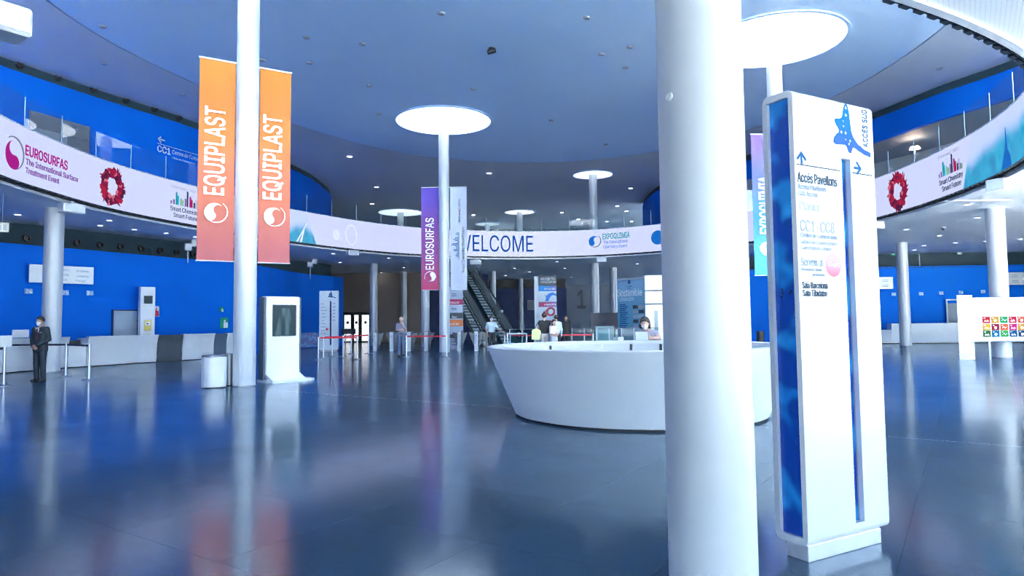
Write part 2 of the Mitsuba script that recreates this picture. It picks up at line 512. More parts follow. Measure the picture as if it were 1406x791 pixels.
def led(name, mesh, s, z, colour, label=None):
    mat, c = LM[colour]
    k = numbered(f'{scr}__screen_face__{name}')
    scene[k] = mikit.ply(wrap(mesh, s, z), mat, False, emitter=E([0.55 * v for v in c], 0.004))
    if label:
        labels[k] = {'label': label}
    return k


def fit(s, h, w, **k):
    return text(s, h, w, depth=0.01, **k)


def led_span(x0, x1):
    a, b = ring_s(x0), ring_s(x1)
    return a, b - a


def euro_block():
    s, w = led_span(2, 24.5)
    d, c = swirl(0.46)
    cz = 6.28
    d = affinity.rotate(d, 100, origin=(0, 0))
    c = affinity.rotate(c, 95, origin=(0, 0))
    led('emblem', mv(extr(d, 0.012), xf(w / 2, 0)), s, cz, 'magenta')
    led('emblem_ring', mv(extr(c, 0.012), xf(w / 2, 0)), s, cz, 'grey')
    s, w = led_span(29, 88)
    led('lettering', fit('EUROSURFAS', 0.28, w, bold=True), s, 6.36, 'magenta', 'magenta lettering EUROSURFAS')
    s, w = led_span(30, 103)
    led('lettering', fit('The International Surface', 0.16, w, bold=True), s, 6.10, 'mauve')
    s, w = led_span(30, 77)
    led('lettering', fit('Treatment Event', 0.16, w, bold=True), s, 5.85, 'mauve')


def crystal(xa, xb, zc, seed):
    s, w = led_span(xa, xb)
    r = random.Random(seed)
    R = w / 2
    parts = {'red': [], 'red2': [], 'rose': [], 'wine': []}
    n = 64
    for i in range(n):
        a = 2 * math.pi * i / n + r.uniform(-.05, .05)
        rad = R * r.uniform(0.52, 0.84)
        c = Polygon([(rad * math.cos(a) + R * r.uniform(.12, .24) * math.cos(t), rad * math.sin(a) * 1.15 + R * r.uniform(.12, .24) * math.sin(t)) for t in np.linspace(0, 2 * math.pi, r.choice((4, 5, 6)), endpoint=False) + r.uniform(0, 3)])
        if not c.is_valid:
            continue
        col = r.choice(['red'] * 4 + ['red2'] * 3 + ['rose'] * 2 + ['wine'] * 2)
        parts[col].append(mv(extr(c, 0.008 + 0.0006 * i), xf(R, 0)))
    ringm = [mv(extr(affinity.scale(ring_poly(R * 0.86, R * 0.46, 24), 1, 1.15), 0.006), xf(R, 0))]
    for i in range(14):
        a = r.uniform(0, 2 * math.pi)
        sp = Polygon([(R * .8 * math.cos(a - .12), R * .92 * math.sin(a - .12)), (R * .8 * math.cos(a + .12), R * .92 * math.sin(a + .12)), (R * r.uniform(1.0, 1.18) * math.cos(a + .1), R * r.uniform(1.12, 1.3) * math.sin(a + .1))])
        if sp.is_valid:
            ringm.append(mv(extr(sp, 0.01), xf(R, 0)))
    led('wreath', cat(*ringm), s, zc, 'red2', 'dark red crystal wreath picture')
    for c, ms in parts.items():
        if ms:
            labels[led('wreath_facets', cat(*ms), s, zc, c)] = {'kind': 'stuff', 'label': 'faceted crystals'}


def chem_block(xa, xb):
    s, w = led_span(xa, xb)
    led('lettering', fit('| Welcome | ·2021·', 0.10, w * 0.82), s + w * 0.05, 6.86, 'pale')
    bars = [(0.06, .06, 'grey'), (.14, .12, 'mauve'), (.22, .42, 'teal'), (.27, .3, 'cyan'), (.36, .22, 'green'), (.42, .16, 'green'), (.50, .24, 'mauve'), (.56, .55, 'ink'), (.65, .36, 'magenta'), (.70, .26, 'red'), (.78, .16, 'ink'), (.84, .30, 'pale'), (.9, .12, 'grey'), (.95, .08, 'green')]
    by = {}
    for x, h, c in bars:
        by.setdefault(c, []).append(box(x * w - 0.022 * w, x * w + 0.022 * w, 0, h, 0, 0.012))
        by[c].append(mv(extr(Point(0, 0).buffer(0.024 * w, 8), 0.012), xf(x * w, h + 0.03)))
    for c, ms in by.items():
        led('coloured_bars', cat(*ms), s, 6.22, c)
    led('lettering', fit('Smart Chemistry', 0.17, w * 0.92), s + w * 0.04, 5.96, 'ink', 'dark lettering Smart Chemistry')
    led('lettering', fit('Smart Future', 0.17, w * 0.74), s + w * 0.14, 5.72, 'ink', 'dark lettering Smart Future')


euro_block()
crystal(133, 168, 6.30, 3)
chem_block(230, 274)
s, w = led_span(628, 732.5)
led('lettering', fit('WELCOME', 1.0, w), s, 5.86, 'navy', 'large blue lettering WELCOME')
s, w = led_span(809.5, 826)
_d, _c2 = swirl(0.39)
led('emblem', mv(extr(affinity.rotate(_d, 35, origin=(0, 0)), 0.012), xf(w / 2, 0)), s, 6.42, 'blue')
led('emblem_ring', mv(extr(affinity.rotate(_c2, 25, origin=(0, 0)), 0.012), xf(w / 2, 0)), s, 6.42, 'ink')
s, w = led_span(828.5, 866)
led('lettering', fit('EXPOQUIMIA', 0.34, w, bold=True), s, 6.50, 'teal', 'teal lettering EXPOQUIMIA')
s, w = led_span(829, 863)
led('lettering', fit('The International', 0.19, w), s, 6.22, 'blue')
s, w = led_span(829, 862)
led('lettering', fit('Chemistry Event', 0.19, w), s, 5.93, 'blue')
s, w = led_span(897, 912)
led('emblem', mv(extr(Point(0, 0).buffer(0.42, 24), 0.012), xf(w / 2, 0)), s, 6.35, 'blue')
s, w = led_span(1160, 1194)
led('lettering', fit('EUROSURFAS', 0.26, w), s, 6.35, 'magenta')
crystal(1224, 1252, 6.32, 5)
chem_block(1295, 1331)
# spires of the aqua skyline and faint drops
s, w = led_span(1384, 1398)
led('skyline_spire', extr(Polygon([(0, 0), (0.25 * w, 0.35), (0.45 * w, 0.5), (0.55 * w, 1.12), (0.65 * w, 0.5), (0.85 * w, 0.35), (w, 0)]), 0.01), s, ZB + 0.02, 'blue')
s, w = led_span(406, 422)
led('skyline_spire', cat(extr(Polygon([(0, 0), (0.15 * w, 0), (0.98 * w, 1.0), (0.9 * w, 1.0)]), 0.01), extr(Polygon([(0.3 * w, 0), (0.5 * w, 0), (0.75 * w, .75), (0.7 * w, .75)]), 0.01)), s, ZB + 0.02, 'white')
s, w = led_span(474, 490)
led('drop_outline', mv(extr(affinity.scale(ring_poly(0.5, 0.42, 24), w, 1.15), 0.01), xf(w / 2, 0.0)), s, 6.3, 'white')
s, w = led_span(455, 468)
led('drop_outline', mv(extr(affinity.scale(Point(0, 0).buffer(0.5, 12), w * .7, .6), 0.01), xf(w / 2, 0.0)), s, 6.2, 'white')

# ------------------------------------------------------------------ glass balustrade of the gallery
bal = thing('glass_balustrade', 'curved frameless glass balustrade standing on top of the white screen band', 'balustrade')
NP = 58
for i in range(NP):
    s0, s1 = ARC[-1] * i / NP + 0.03, ARC[-1] * (i + 1) / NP - 0.03
    a, b = ring_at(s0, -0.06), ring_at(s1, -0.06)
    v = np.array([[*a, ZT + 0.03], [*b, ZT + 0.03], [*b, 8.02], [*a, 8.02]])
    add(bal + '__pane', (v, np.array([[0, 1, 2], [0, 2, 3]])), GLASS)
    mid = ring_at(s1 + 0.03, -0.06)
    add(bal + '__pane_edge', box(mid[0] - 0.01, mid[0] + 0.01, mid[1] - 0.01, mid[1] + 0.01, ZT + 0.03, 8.02), EDGE)

# ------------------------------------------------------------------ walls
def wall_strip(pts, z0, z1, t=0.2, side=1):
    """a wall along a plan polyline; t thick on one side"""
    l = LineString(pts)
    poly = unary_union([l.buffer(t, cap_style=2, join_style=1, single_sided=True)]) if side > 0 else l.buffer(-t, cap_style=2, join_style=1, single_sided=True)
    m = extr(poly, z1 - z0)
    m.apply_translation((0, 0, z0))
    return m


def smooth_pts(pts, n=40):
    pts = np.array(pts, float)
    from scipy.interpolate import PchipInterpolator
    t = np.r_[0, np.cumsum(np.hypot(*np.diff(pts, axis=0).T))]
    f = PchipInterpolator(t, pts)
    return f(np.linspace(0, t[-1], n))


ULEFT = smooth_pts([(-23.5, -11.5), (-22.0, 12), (-19.1, 24.6), (-17.7, 28.4), (-15.7, 33.2), (-13.95, 42), (-13.5, 45.4), (-13.7, 50.5), (-14.6, 53.5)])
LLP = [fl(*q, 4.55)[:2] for q in ((0, 333), (79, 339.5), (280, 357.5), (351, 364))]
LLEFT = smooth_pts([(-24, -11.5), (-22, 8)] + [tuple(p) for p in LLP] + [(-12.75, 40.5), (-11.6, 43.5), (-11.3, 45.0)])
struct('wall_left_upper', wall_strip(ULEFT, ZG, ZC - 0.36, 0.25, 1), BLUE, 'bright blue curved wall of the upper gallery on the left')
struct('wall_left_upper_recess', wall_strip(ULEFT + [-0.12, 0], ZC - 0.4, ZC + 0.02, 0.2, 1), DARKSTRIP, 'dark recess between the blue wall and ceiling')
struct('wall_left', wall_strip(LLEFT, 0, 4.55, 0.25, 1), BLUE, 'bright blue curved wall behind the left counters')
struct('wall_left_recess', wall_strip(LLEFT + [-0.9, 0.3], 4.45, ZS + 0.01, 0.2, 1), DARKSTRIP, 'dark strip above the left blue wall')
struct('wall_left_top', wall_strip(LLEFT + [-0.02, 0], 4.40, 4.5, 1.3, 1), DARKSTRIP, 'top of the left blue wall')
URIGHT = smooth_pts([(20.8, 17.5), (20.3, 22), (19.9, 26), (18.85, 29), (17.9, 32.9), (15.2, 40), (11.9, 47), (11.0, 52), (11.4, 58)])
struct('wall_right_upper', wall_strip(URIGHT, 10.15, ZC - 0.36, 0.25, -1), BLUE, 'blue fascia wall of the upper gallery on the right')
struct('wall_right_upper_far', wall_strip(URIGHT[26:], ZG, 10.15, 0.25, -1), BLUE, 'blue wall of the far right upper gallery')
struct('wall_right_upper_recess', wall_strip(URIGHT + [0.12, 0], ZC - 0.4, ZC + 0.02, 0.2, -1), DARKSTRIP, 'dark recess above the right blue wall')
struct('wall_right_upper_back', wall_strip(URIGHT[:27] + [4.0, 1.0], ZG, 10.3, 0.2, -1), M('upper_beige', (0.60, 0.59, 0.55), 0.6), 'grey beige wall at the back of the right upper gallery')
struct('ceiling_right_gallery', flat(Polygon(np.vstack([URIGHT[:27] + [0.2, 0], (URIGHT[:27] + [4.2, 1.0])[::-1]])), 10.2, 0.08), WALLGREY, 'low ceiling of the right upper gallery')
WRP = [(11.5, 43.5), (14.0, 42.3), (20, 41.2), (27, 40.6), (33, 40.3)]
struct('wall_right', wall_strip(WRP, 0, 4.60, 0.25, 1), BLUE, 'blue wall behind the right counters')
struct('wall_right_recess', wall_strip(np.array(WRP) + [0, 0.7], 4.5, ZS + 0.01, 0.2, 1), DARKSTRIP, 'dark strip above the right blue wall')
struct('wall_right_top', wall_strip(WRP, 4.5, 4.58, 1.0, 1), DARKSTRIP, 'top of the right blue wall')
# far walls
struct('wall_back_upper', box(-34, 33, 73.6, 74, ZG, ZC), DTEAL, 'dark far wall of the upper level')
struct('wall_back', box(-34, 33, 73.4, 73.8, 0, ZS), WALLGREY, 'grey far wall of the ground floor')
struct('wall_far_left', box(-20.0, -6.9, 53.0, 53.25, 2.35, ZS), BEIGE, 'beige wall above the glazed doors at the far left')
struct('wall_far_left_pier', box(-10.6, -6.9, 53.0, 53.25, 0, 2.35), BEIGE, 'beige pier beside the glazed doors')
struct('wall_far_dark', box(-6.9, -2.0, 55.5, 55.75, 0, ZS), NAVY, 'dark navy wall beside the escalators')
struct('wall_far_blue', box(-2.2, 5.0, 62.0, 62.25, 0, 4.55), NAVY, 'navy wall behind the escalators')
struct('wall_far_blue_top', box(-2.2, 5.0, 63.0, 63.25, 4.4, ZS), BLACK, 'black strip above the navy wall')
struct('wall_left_closing', box(-34.2, -34, -12, 74, 0, ZC), WALLGREY, 'left outer wall')
struct('wall_right_closing', box(33, 33.2, 22.0, 44, 0, ZC), WALLGREY, 'unseen right outer wall, length set to limit side daylight')  # out of view; its extent shaped to limit daylight from the right

struct('added_canopy', box(-34, 14, -30, -12.05, 5.5, 5.9), GREY, 'unseen grey slab added outside the front to block sun')  # assumed slab, out of view, added to keep sun off the lower floor
struct('wall_added_right_upper', box(17.5, 33, 4.8, 5.0, ZG, ZC), WALLGREY, 'unseen wall added to keep daylight off the right ceiling')  # out of view; added as a blocker to dim the right-hand ceiling
struct('wall_added_front_left', box(-34, -26, -12.2, -12.0, 0, 5.6), WALLGREY, 'unseen wall added front left to cut daylight from that side')  # out of view; added so less light comes from the left

# ------------------------------------------------------------------ columns
def column(x, y, r, z1, label, group=None, z0=0.0):
    k = thing('round_column', label, 'column', group)
    scene[k + '__shaft'] = mikit.ply(lathe([(0, z0), (r, z0), (r, z1), (0, z1)], 56, (x, y, 0)), COLUMN, 40)
    if z0 == 0:
        scene[k + '__foot_ring'] = mikit.ply(lathe([(r, 0.0), (r + 0.012, 0.0), (r + 0.012, 0.03), (r, 0.03)], 56, (x, y, 0)), STEELD, 40)
    return k


bp = thing('round_column', 'large white round column nearest the viewer, in front of the reception desk', 'column')
BPX, BPY, BPR = 1.155, 4.02, 0.252
scene[bp + '__shaft'] = mikit.ply(lathe([(0, 0), (BPR, 0), (BPR, ZS + 0.02), (0, ZS + 0.02)], 96, (BPX, BPY, 0)), COLUMN, 40)
_p = at(912, 129, 3.84)
scene[bp + '__round_plate'] = mikit.ply(mv(lathe([(0, 0.012), (0.012, 0.012), (0.014, 0.006), (0.020, 0.006), (0.022, 0.010), (0.024, 0.010), (0.026, 0), (0, 0)], 32), panel((_p[0] - 0.0, 0, 0), 0) @ np.eye(4)), WHITEG, 40)
_dx, _dy = math.cos(math.radians(200)), math.sin(math.radians(200))
_pl = np.eye(4)
_n = np.array([-0.86, -0.51, 0]); _n /= np.linalg.norm(_n)
_pl[:3, 0], _pl[:3, 1], _pl[:3, 2] = np.cross([0, 0, 1], _n), (0, 0, 1), _n
_pl[:3, 3] = (BPX + _n[0] * (BPR - 0.002), BPY + _n[1] * (BPR - 0.002), _p[2])
scene[bp + '__round_plate'] = mikit.ply(mv(lathe([(0, 0.012), (0.012, 0.012), (0.014, 0.006), (0.020, 0.006), (0.022, 0.010), (0.024, 0.010), (0.026, 0), (0, 0)], 32), _pl), WHITEG, 40)

CLEFT = (-6.55, 16.45 + 0.05)
column(*CLEFT, 0.265, ZC + 0.05, 'white round column carrying the two orange banners')
C609 = (-3.37, 33.45)
column(*C609, 0.262, ZC + 0.05, 'white round column carrying the purple and the white banner')
column(-15.25, 22.3, 0.285, ZS + 0.02, 'white round column standing at the left counter behind the man in a suit')
column(20.6, 35.4, 0.275, ZS + 0.02, 'white round column left of the sign with coloured squares')
column(17.62, 24.35, 0.30, ZS + 0.02, 'white round column right behind the sign with coloured squares')
CEXP = (9.68, 24.15)
column(*CEXP, 0.27, ZC + 0.05, 'white round column behind the blue totem carrying the blue banner')
# slender ones further back
C817 = (5.70, 46.3)
column(*C817, 0.285, ZC + 0.02, 'white round column behind the EXPOQUIMIA lettering, under a small round ceiling light')
C713 = (0.77, 62.0)
column(*C713, 0.27, ZC + 0.02, 'white round column behind the word WELCOME, under a small round ceiling light')
C551 = (-10.2, 61.5)
column(C551[0], C551[1], 0.3, ZC + 0.02, 'white column under the left far ceiling light', z0=ZG)
C668 = (-2.5, 69.5)
column(C668[0], C668[1], 0.27, ZC + 0.02, 'white column under the farthest ceiling light', z0=ZG)
_p = at(513, 440, 44.5)
column(_p[0], _p[1], 0.255, ZS + 0.02, 'grey-lit round column left of the turnstiles and the guard')
_p = at(554.5, 440, 52.0)
column(_p[0], _p[1], 0.24, ZS + 0.02, 'dim round column right behind the guard')
_p = at(584, 440, 41.0)
column(_p[0], _p[1], 0.26, ZS + 0.02, 'white round column under the purple banner')
_p = at(677, 400, 52.5)
column(_p[0], _p[1], 0.23, ZS + 0.02, 'round column rising behind the escalator')
_p = at(842.5, 400, 50.0)
column(_p[0], _p[1], 0.27, ZS + 0.02, 'round column left of the blue Sostenible poster')

# round ceiling lights
def disc(x, y, r, rad, label):
    k = thing('ceiling_light', label, 'ceiling light', None)
    m = lathe([(0, ZC - 0.03), (r, ZC - 0.03), (r, ZC - 0.015)], 64, (x, y, 0))
    m = trimesh.creation.cylinder(r, 0.02, sections=72)
    m.apply_translation((x, y, ZC - 0.03))
    scene[k + '__diffuser'] = mikit.ply(m, WHITE, False, emitter=E(rad, 1.0))
    scene[k + '__rim'] = mikit.ply(lathe([(r + 0.005, ZC - 0.05), (r + 0.12, ZC - 0.05), (r + 0.12, ZC + 0.01), (r + 0.005, ZC + 0.01)], 72, (x, y, 0)), CEIL, 40)


disc(*C609, 2.37, (2.0, 2.2, 2.4), 'large glowing round ceiling light around the column with the purple banner')
disc(*CEXP, 2.45, (2.2, 2.4, 2.7), 'large glowing round ceiling light around the column behind the totem')
disc(*CLEFT, 2.4, (2.2, 2.4, 2.7), 'large round ceiling light above the column with the orange banners')
disc(*C817, 1.36, (0.82, 0.87, 0.9), 'small round ceiling light above the EXPOQUIMIA lettering')
disc(*C713, 1.36, (0.85, 0.89, 0.9), 'small round ceiling light above the word WELCOME')
disc(C551[0], C551[1], 2.0, (0.75, 0.85, 0.85), 'round ceiling light seen left of the purple banner')
disc(C668[0], C668[1], 1.2, (0.35, 0.42, 0.46), 'dim farthest round ceiling light right of the white banner')

# ------------------------------------------------------------------ downlights
_dl = trimesh.creation.cylinder(0.085, 0.02, sections=16)
_dr = lathe([(0.087, -0.012), (0.115, -0.012), (0.115, 0.01), (0.087, 0.01)], 20)
SOFL = [(24.5, 294.7), (83.5, 294), (83.5, 302), (150, 302.5), (137.5, 309.5), (184.5, 315), (228, 320), (268, 325), (457.5, 348), (467, 360), (533.5, 354), (554.5, 367), (523.5, 374.5), (477, 378), (479, 384.5), (484.5, 387), (536, 386.5),
        (764.5, 359.5), (706.5, 368.5), (775.5, 368.5), (694, 378), (727, 373), (689, 384.5), (784.5, 380.5), (792, 384.5), (800, 388.5), (875, 362), (824, 384.5), (1328.5, 281), (1342, 299), (1244.5, 315), (1290, 323.5), (1230.5, 340), (1255.5, 343), (1268.5, 337), (1312, 333.5), (1353.5, 331), (1401, 328)]
UPPL = [(480, 215), (517, 257), (511, 280), (671.5, 238), (650, 295), (866, 258.5), (847.5, 283), (860, 290), (771.5, 292), (794, 301), (833, 304.5), (867, 304)]
_a = mikit.ply(_dl, WHITE, False, emitter=E((14, 15, 16), 0.02))
_b = mikit.ply(_dr, LGREY, 40)
for L, z, lab, g, sc in ((SOFL, ZS, 'small round recessed downlight glowing in the soffit', 'downlights in the soffit', 1.0), (UPPL, ZC, 'small round recessed downlight glowing in the far ceiling', 'downlights in the upper ceiling', 1.9)):
    for q in L:
        p = fl(q[0], q[1], z)
        k = thing('downlight', lab, 'downlight', g)
        tw = T().translate([float(p[0]), float(p[1]), z]).scale([sc, sc, 1])
        scene[k + '__lamp'] = {**_a, 'to_world': tw}
        scene[k + '__trim_ring'] = {**_b, 'to_world': tw}
# small dark fittings in the big ceiling
_f1 = mikit.ply(lathe([(0, -0.05), (0.10, -0.05), (0.14, 0), (0, 0)], 16), GREY, 40)
for q in ((141, 36), (143, 87), (251, 130), (498, 60), (425, 86), (421, 51), (360, 82), (606, 18), (650, 122), (520, 156), (507, 117), (826, 74), (859, 92), (865, 64), (806, 24), (832, 198), (757, 165), (1290, 94)):
    p = fl(q[0], q[1], ZC)
    k = thing('ceiling_sensor', 'small grey round fitting on the big ceiling', 'sensor', 'small fittings on the ceiling')
    scene[k] = {**_f1, 'to_world': T().translate([float(p[0]), float(p[1]), ZC])}
p = fl(675, 66, ZC)
k = thing('spotlight', 'black spotlight fixed to the middle of the ceiling', 'spotlight')
scene[k + '__base'] = mikit.ply(lathe([(0, ZC - 0.04), (0.12, ZC - 0.04), (0.12, ZC), (0, ZC)], 20, (p[0], p[1], 0)), BLACK, 40)
scene[k + '__head'] = mikit.ply(tube([(p[0] - .14, p[1], ZC - 0.16), (p[0] + .14, p[1] - .1, ZC - 0.12)], 0.09, 14), BLACK, 40)
p = fl(1290 - 55, 94 + 25, ZC)
p = fl(1312, 165, 9.5)

# ------------------------------------------------------------------ boxes hung under the rim (loudspeakers)
def hung_box(px, py, Y, w, h, d, ang, label, tilt=0):
    p = at(px, py, Y)
    k = thing('loudspeaker', label, 'loudspeaker')
    f = frame(p, ang)
    scene[k + '__body'] = mikit.ply(mv(rbox(-w / 2, w / 2, -d / 2, d / 2, -h / 2, h / 2, 0.03), f), WHITE, False)
    scene[k + '__bracket'] = mikit.ply(mv(cat(box(-0.04, 0.04, -0.04, 0.04, h / 2, ZS + 0.02 - p[2]), box(-w * .3, w * .3, -.05, .05, h / 2, h / 2 + .03)), f), LGREY, False)
    scene[k + '__body__grille'] = mikit.ply(mv(rbox(-w * .44, w * .44, -d / 2 - 0.012, -d / 2, -h * .4, h * .4, 0.005), f), LGREY, False)


for px, py, w, h, ang, lab in ((98.5, 287, 0.66, 0.30, 60, 'white loudspeaker hung under the screen near the left column'), (484, 347.5, 0.62, 0.30, 40, 'white loudspeaker hung under the blank part of the screen'),
                              (653, 360.5, 0.70, 0.30, 0, 'white loudspeaker hung above the escalators'), (826, 357, 0.62, 0.30, -10, 'white loudspeaker hung in front of the column under EXPOQUIMIA'),
                              (1203, 310, 0.5, 0.30, -70, 'white loudspeaker partly hidden behind the totem edge'), (1371, 254.5, 0.52, 0.34, -60, 'white loudspeaker hung under the aqua skyline picture')):
    hung_box(px, py, float(ring_at(ring_s(px), -0.42)[1]), w, h, 0.4, ang, lab)
hung_box(6, 30, 8.1, 0.46, 0.36, 0.45, 55, 'large white loudspeaker at the top left corner')

# ------------------------------------------------------------------ banners
def banner(o, ang, w, z0, z1, mat, label, hangto=None):
    k = thing('banner', label, 'banner')
    t = panel((o[0], o[1], 0), ang)
    # a lightly billowing cloth
    nx, ny = 8, 24
    X, Z = np.meshgrid(np.linspace(0, w, nx + 1), np.linspace(z0, z1, ny + 1))
    D = 0.012 * np.sin(X / w * 5.0 + Z * 1.1)
    v = np.stack([X.ravel(), Z.ravel(), D.ravel()], 1)
    i = np.arange(nx * ny); r, c = i // nx, i % nx
    a = r * (nx + 1) + c
    f = np.vstack([np.stack([a, a + 1, a + nx + 2], 1), np.stack([a, a + nx + 2, a + nx + 1], 1)])
    g = trimesh.Trimesh(v, f, process=False)
    g2 = g.copy(); g2.apply_translation((0, 0, -0.006)); g2.invert()
    scene[k + '__cloth'] = mikit.ply(mv(cat(g, g2), t), mat, True)
    x0, x1 = (-0.02, w + 0.02) if hangto is None else (min(-0.02, hangto), max(w + 0.02, hangto))
    scene[k + '__top_bar'] = mikit.ply(mv(tube([(x0, z1 + 0.015, 0), (x1, z1 + 0.015, 0)], 0.022, 10), t), WHITEG, 40)
    scene[k + '__bottom_bar'] = mikit.ply(mv(tube([(x0, z0 - 0.01, 0), (x1, z0 - 0.01, 0)], 0.018, 10), t), LGREY, 40)
    return k, t


def bprint(k, t, name, m, x, z, mat=PRINTW, rot=90, d=0.022):
    kk = numbered(f'{k}__cloth__{name}')
    scene[kk] = mikit.ply(mv(m, t @ xf(x, z, d, rot=rot)), mat, False)
    return kk


EA = 32.0
e1 = np.array([math.cos(math.radians(EA)), math.sin(math.radians(EA))])
for side, o, w in (('left', np.array([-7.49, 15.92]), 0.825), ('right', np.array([-6.31, 16.66]), 0.77)):
    k, t = banner(o, EA, w, 3.04, 7.96, ORANGE, f'orange to rose banner reading EQUIPLAST hanging {side} of the white column', 0.85 if side == 'left' else -0.03)
    bprint(k, t, 'lettering', text('EQUIPLAST', 0.44, 2.16, bold=True), w * 0.70, 4.63)
    d, c = swirl(0.27)
    c = affinity.rotate(c, 25, origin=(0, 0))
    bprint(k, t, 'emblem', cat(extr(affinity.rotate(d, 40, origin=(0, 0)), 0.004), extr(c, 0.004)), w * 0.50, 4.22, rot=0)
YB = 33.45
pl, pr_ = at(578.3, 258, YB), at(602.5, 258, YB)
zb, zt = at(590, 398, YB)[2], pl[2]
k, t = banner(pl[:2], 0, pr_[0] - pl[0], zb, zt, PURPLE, 'purple to pink banner reading EUROSURFAS on the middle column', pr_[0] - pl[0] + 0.06)
w = pr_[0] - pl[0]
bprint(k, t, 'lettering', text('EUROSURFAS', 0.40, 2.6, bold=True), w * 0.70, 4.12)
d, c = swirl(0.29)
bprint(k, t, 'emblem', cat(extr(affinity.rotate(d, 230, origin=(0, 0)), 0.004), extr(affinity.rotate(c, 180, origin=(0, 0)), 0.004)), w * 0.50, 3.75, rot=0)
pl, pr_ = at(618, 259, YB), at(640.5, 259, YB)
k, t = banner(pl[:2], 0, pr_[0] - pl[0], zb, zt, M('banner_white', (0.46, 0.50, 0.62), 0.6), 'white banner with small vertical lettering on the middle column', -0.08)
w = pr_[0] - pl[0]
bprint(k, t, 'lettering', text('| Welcome | ·2021·', 0.11, 1.30), w * 0.62, 6.4, INKD)
bprint(k, t, 'lettering', text('Smart Chemistry Smart Future', 0.14, 2.3), w * 0.85, 3.95, INKD)
_bm = []
for i in range(18):
    _bm.append(box(i * 0.075, i * 0.075 + 0.035, 0, 0.06 + 0.36 * abs(math.sin(i * 2.3)) * (1 - abs(i - 9) / 12), 0, 0.004))
bprint(k, t, 'coloured_bars', cat(*_bm), w * 0.55, 4.65, INKB)
YE = 24.15
pl, pr_ = at(1030.5, 185, YE), at(1061, 185, YE)
k, t = banner(pl[:2], 0, pr_[0] - pl[0], at(1040, 378, YE)[2], pl[2], BLUEGRAD, 'violet to light blue banner reading EXPOQUIMIA between the near column and the totem', pr_[0] - pl[0] + 0.04)
w = pr_[0] - pl[0]
bprint(k, t, 'lettering', text('EXPOQUIMIA', 0.42, 2.1, bold=True), w * 0.80, 4.55)
d, c = swirl(0.28)
bprint(k, t, 'emblem', cat(extr(affinity.rotate(d, 40, origin=(0, 0)), 0.004), extr(c, 0.004)), w * 0.58, 4.05, rot=0)

# ------------------------------------------------------------------ big totem
TA = 29.0
TO = fl(1110, 774)
TW, TD, TZ0, TZ1 = 0.825, 0.235, 0.095, 2.965
tt = thing('totem', 'tall white wayfinding totem with blue water sides in the right foreground', 'sign')
tf = frame((TO[0], TO[1], 0), TA)
tp = panel((TO[0], TO[1], 0), TA)


def rrect(x0, x1, y0, y1, r):
    return Polygon([(x0 + r, y0 + r), (x1 - r, y0 + r), (x1 - r, y1 - r), (x0 + r, y1 - r)]).buffer(r, 12)


_side = rrect(-0.004, TD, TZ0, TZ1, 0.045).difference(rrect(0.032, TD - 0.036, TZ0 + 0.045, TZ1 - 0.045, 0.004))
sh = extr(_side, TW)                                  # x = depth, y = height, z = along the face
A = np.array([[0, 0, 1, 0], [1, 0, 0, 0], [0, 1, 0, 0], [0, 0, 0, 1.0]])
sh = mv(sh, A)
shm = Manifold(m3.Mesh(np.array(sh.vertices, np.float32), np.array(sh.faces, np.uint32)))
cut = Manifold.cube([0.092, 0.2, 2.395]).translate([0.470, -0.1, 0.172])
try:
    res = shm - cut
    if res.num_tri() > 10:
        mm = res.to_mesh()
        sh = trimesh.Trimesh(np.array(mm.vert_properties)[:, :3], np.array(mm.tri_verts), process=False)
except Exception:
    pass
scene[tt + '__shell'] = mikit.ply(mv(sh, tf), M('totem_white', (0.68, 0.70, 0.73), 0.3), 35)
scene[tt + '__water_panel'] = mikit.ply(mv(cat(box(0.028, 0.032, 0.03, TD - 0.034, TZ0 + 0.04, TZ1 - 0.04), box(TW - 0.032, TW - 0.028, 0.03, TD - 0.034, TZ0 + 0.04, TZ1 - 0.04),
                                              box(0.44, 0.59, 0.040, 0.046, 0.15, 2.60)), tf), WATER, False)
labels[tt + '__water_panel'] = {'label': 'recessed blue rippled water picture'}
scene[tt + '__slot_side'] = mikit.ply(mv(cat(box(0.562, 0.566, 0.030, 0.0405, 0.172, 2.567), box(0.466, 0.470, 0.030, 0.0405, 0.172, 2.567)), tf), GREY, False)
scene[tt + '__plinth'] = mikit.ply(mv(rbox(0.012, 0.745, 0.005, 0.165, 0.0, 0.10, 0.004), tf), M('brushed_plinth', (0.74, 0.75, 0.78), 0.35, 0.5), False)


def tprint(name, m, x, z, mat, rot=0, label=None):
    kk = numbered(f'{tt}__shell__{name}')
    scene[kk] = mikit.ply(mv(m, tp @ xf(x, z, 0.0035, rot=rot)), mat, False)
    if label:
        labels[kk] = {'label': label}


RAY = Polygon([(.533, 2.951), (.553, 2.935), (.567, 2.895), (.574, 2.849), (.585, 2.763), (.605, 2.722), (.650, 2.682), (.72, 2.652), (.789, 2.637), (.786, 2.605), (.72, 2.617), (.661, 2.634), (.618, 2.652), (.600, 2.655), (.587, 2.637), (.575, 2.612), (.560, 2.610), (.545, 2.622), (.532, 2.65), (.515, 2.662), (.454, 2.657), (.415, 2.655), (.392, 2.668), (.40, 2.70), (.43, 2.728), (.455, 2.742), (.452, 2.765), (.43, 2.785), (.412, 2.812), (.42, 2.83), (.452, 2.832), (.485, 2.842), (.498, 2.865), (.51, 2.915)]).buffer(0.008).buffer(-0.008)
for q, r in (((.536, 2.918), .011), ((.534, 2.867), .010), ((.505, 2.824), .006), ((.506, 2.789), .008), ((.480, 2.744), .010), ((.525, 2.744), .010), ((.524, 2.70), .007), ((.570, 2.694), .009), ((.556, 2.672), .008)):
    RAY = RAY.difference(Point(q).buffer(r, 10))
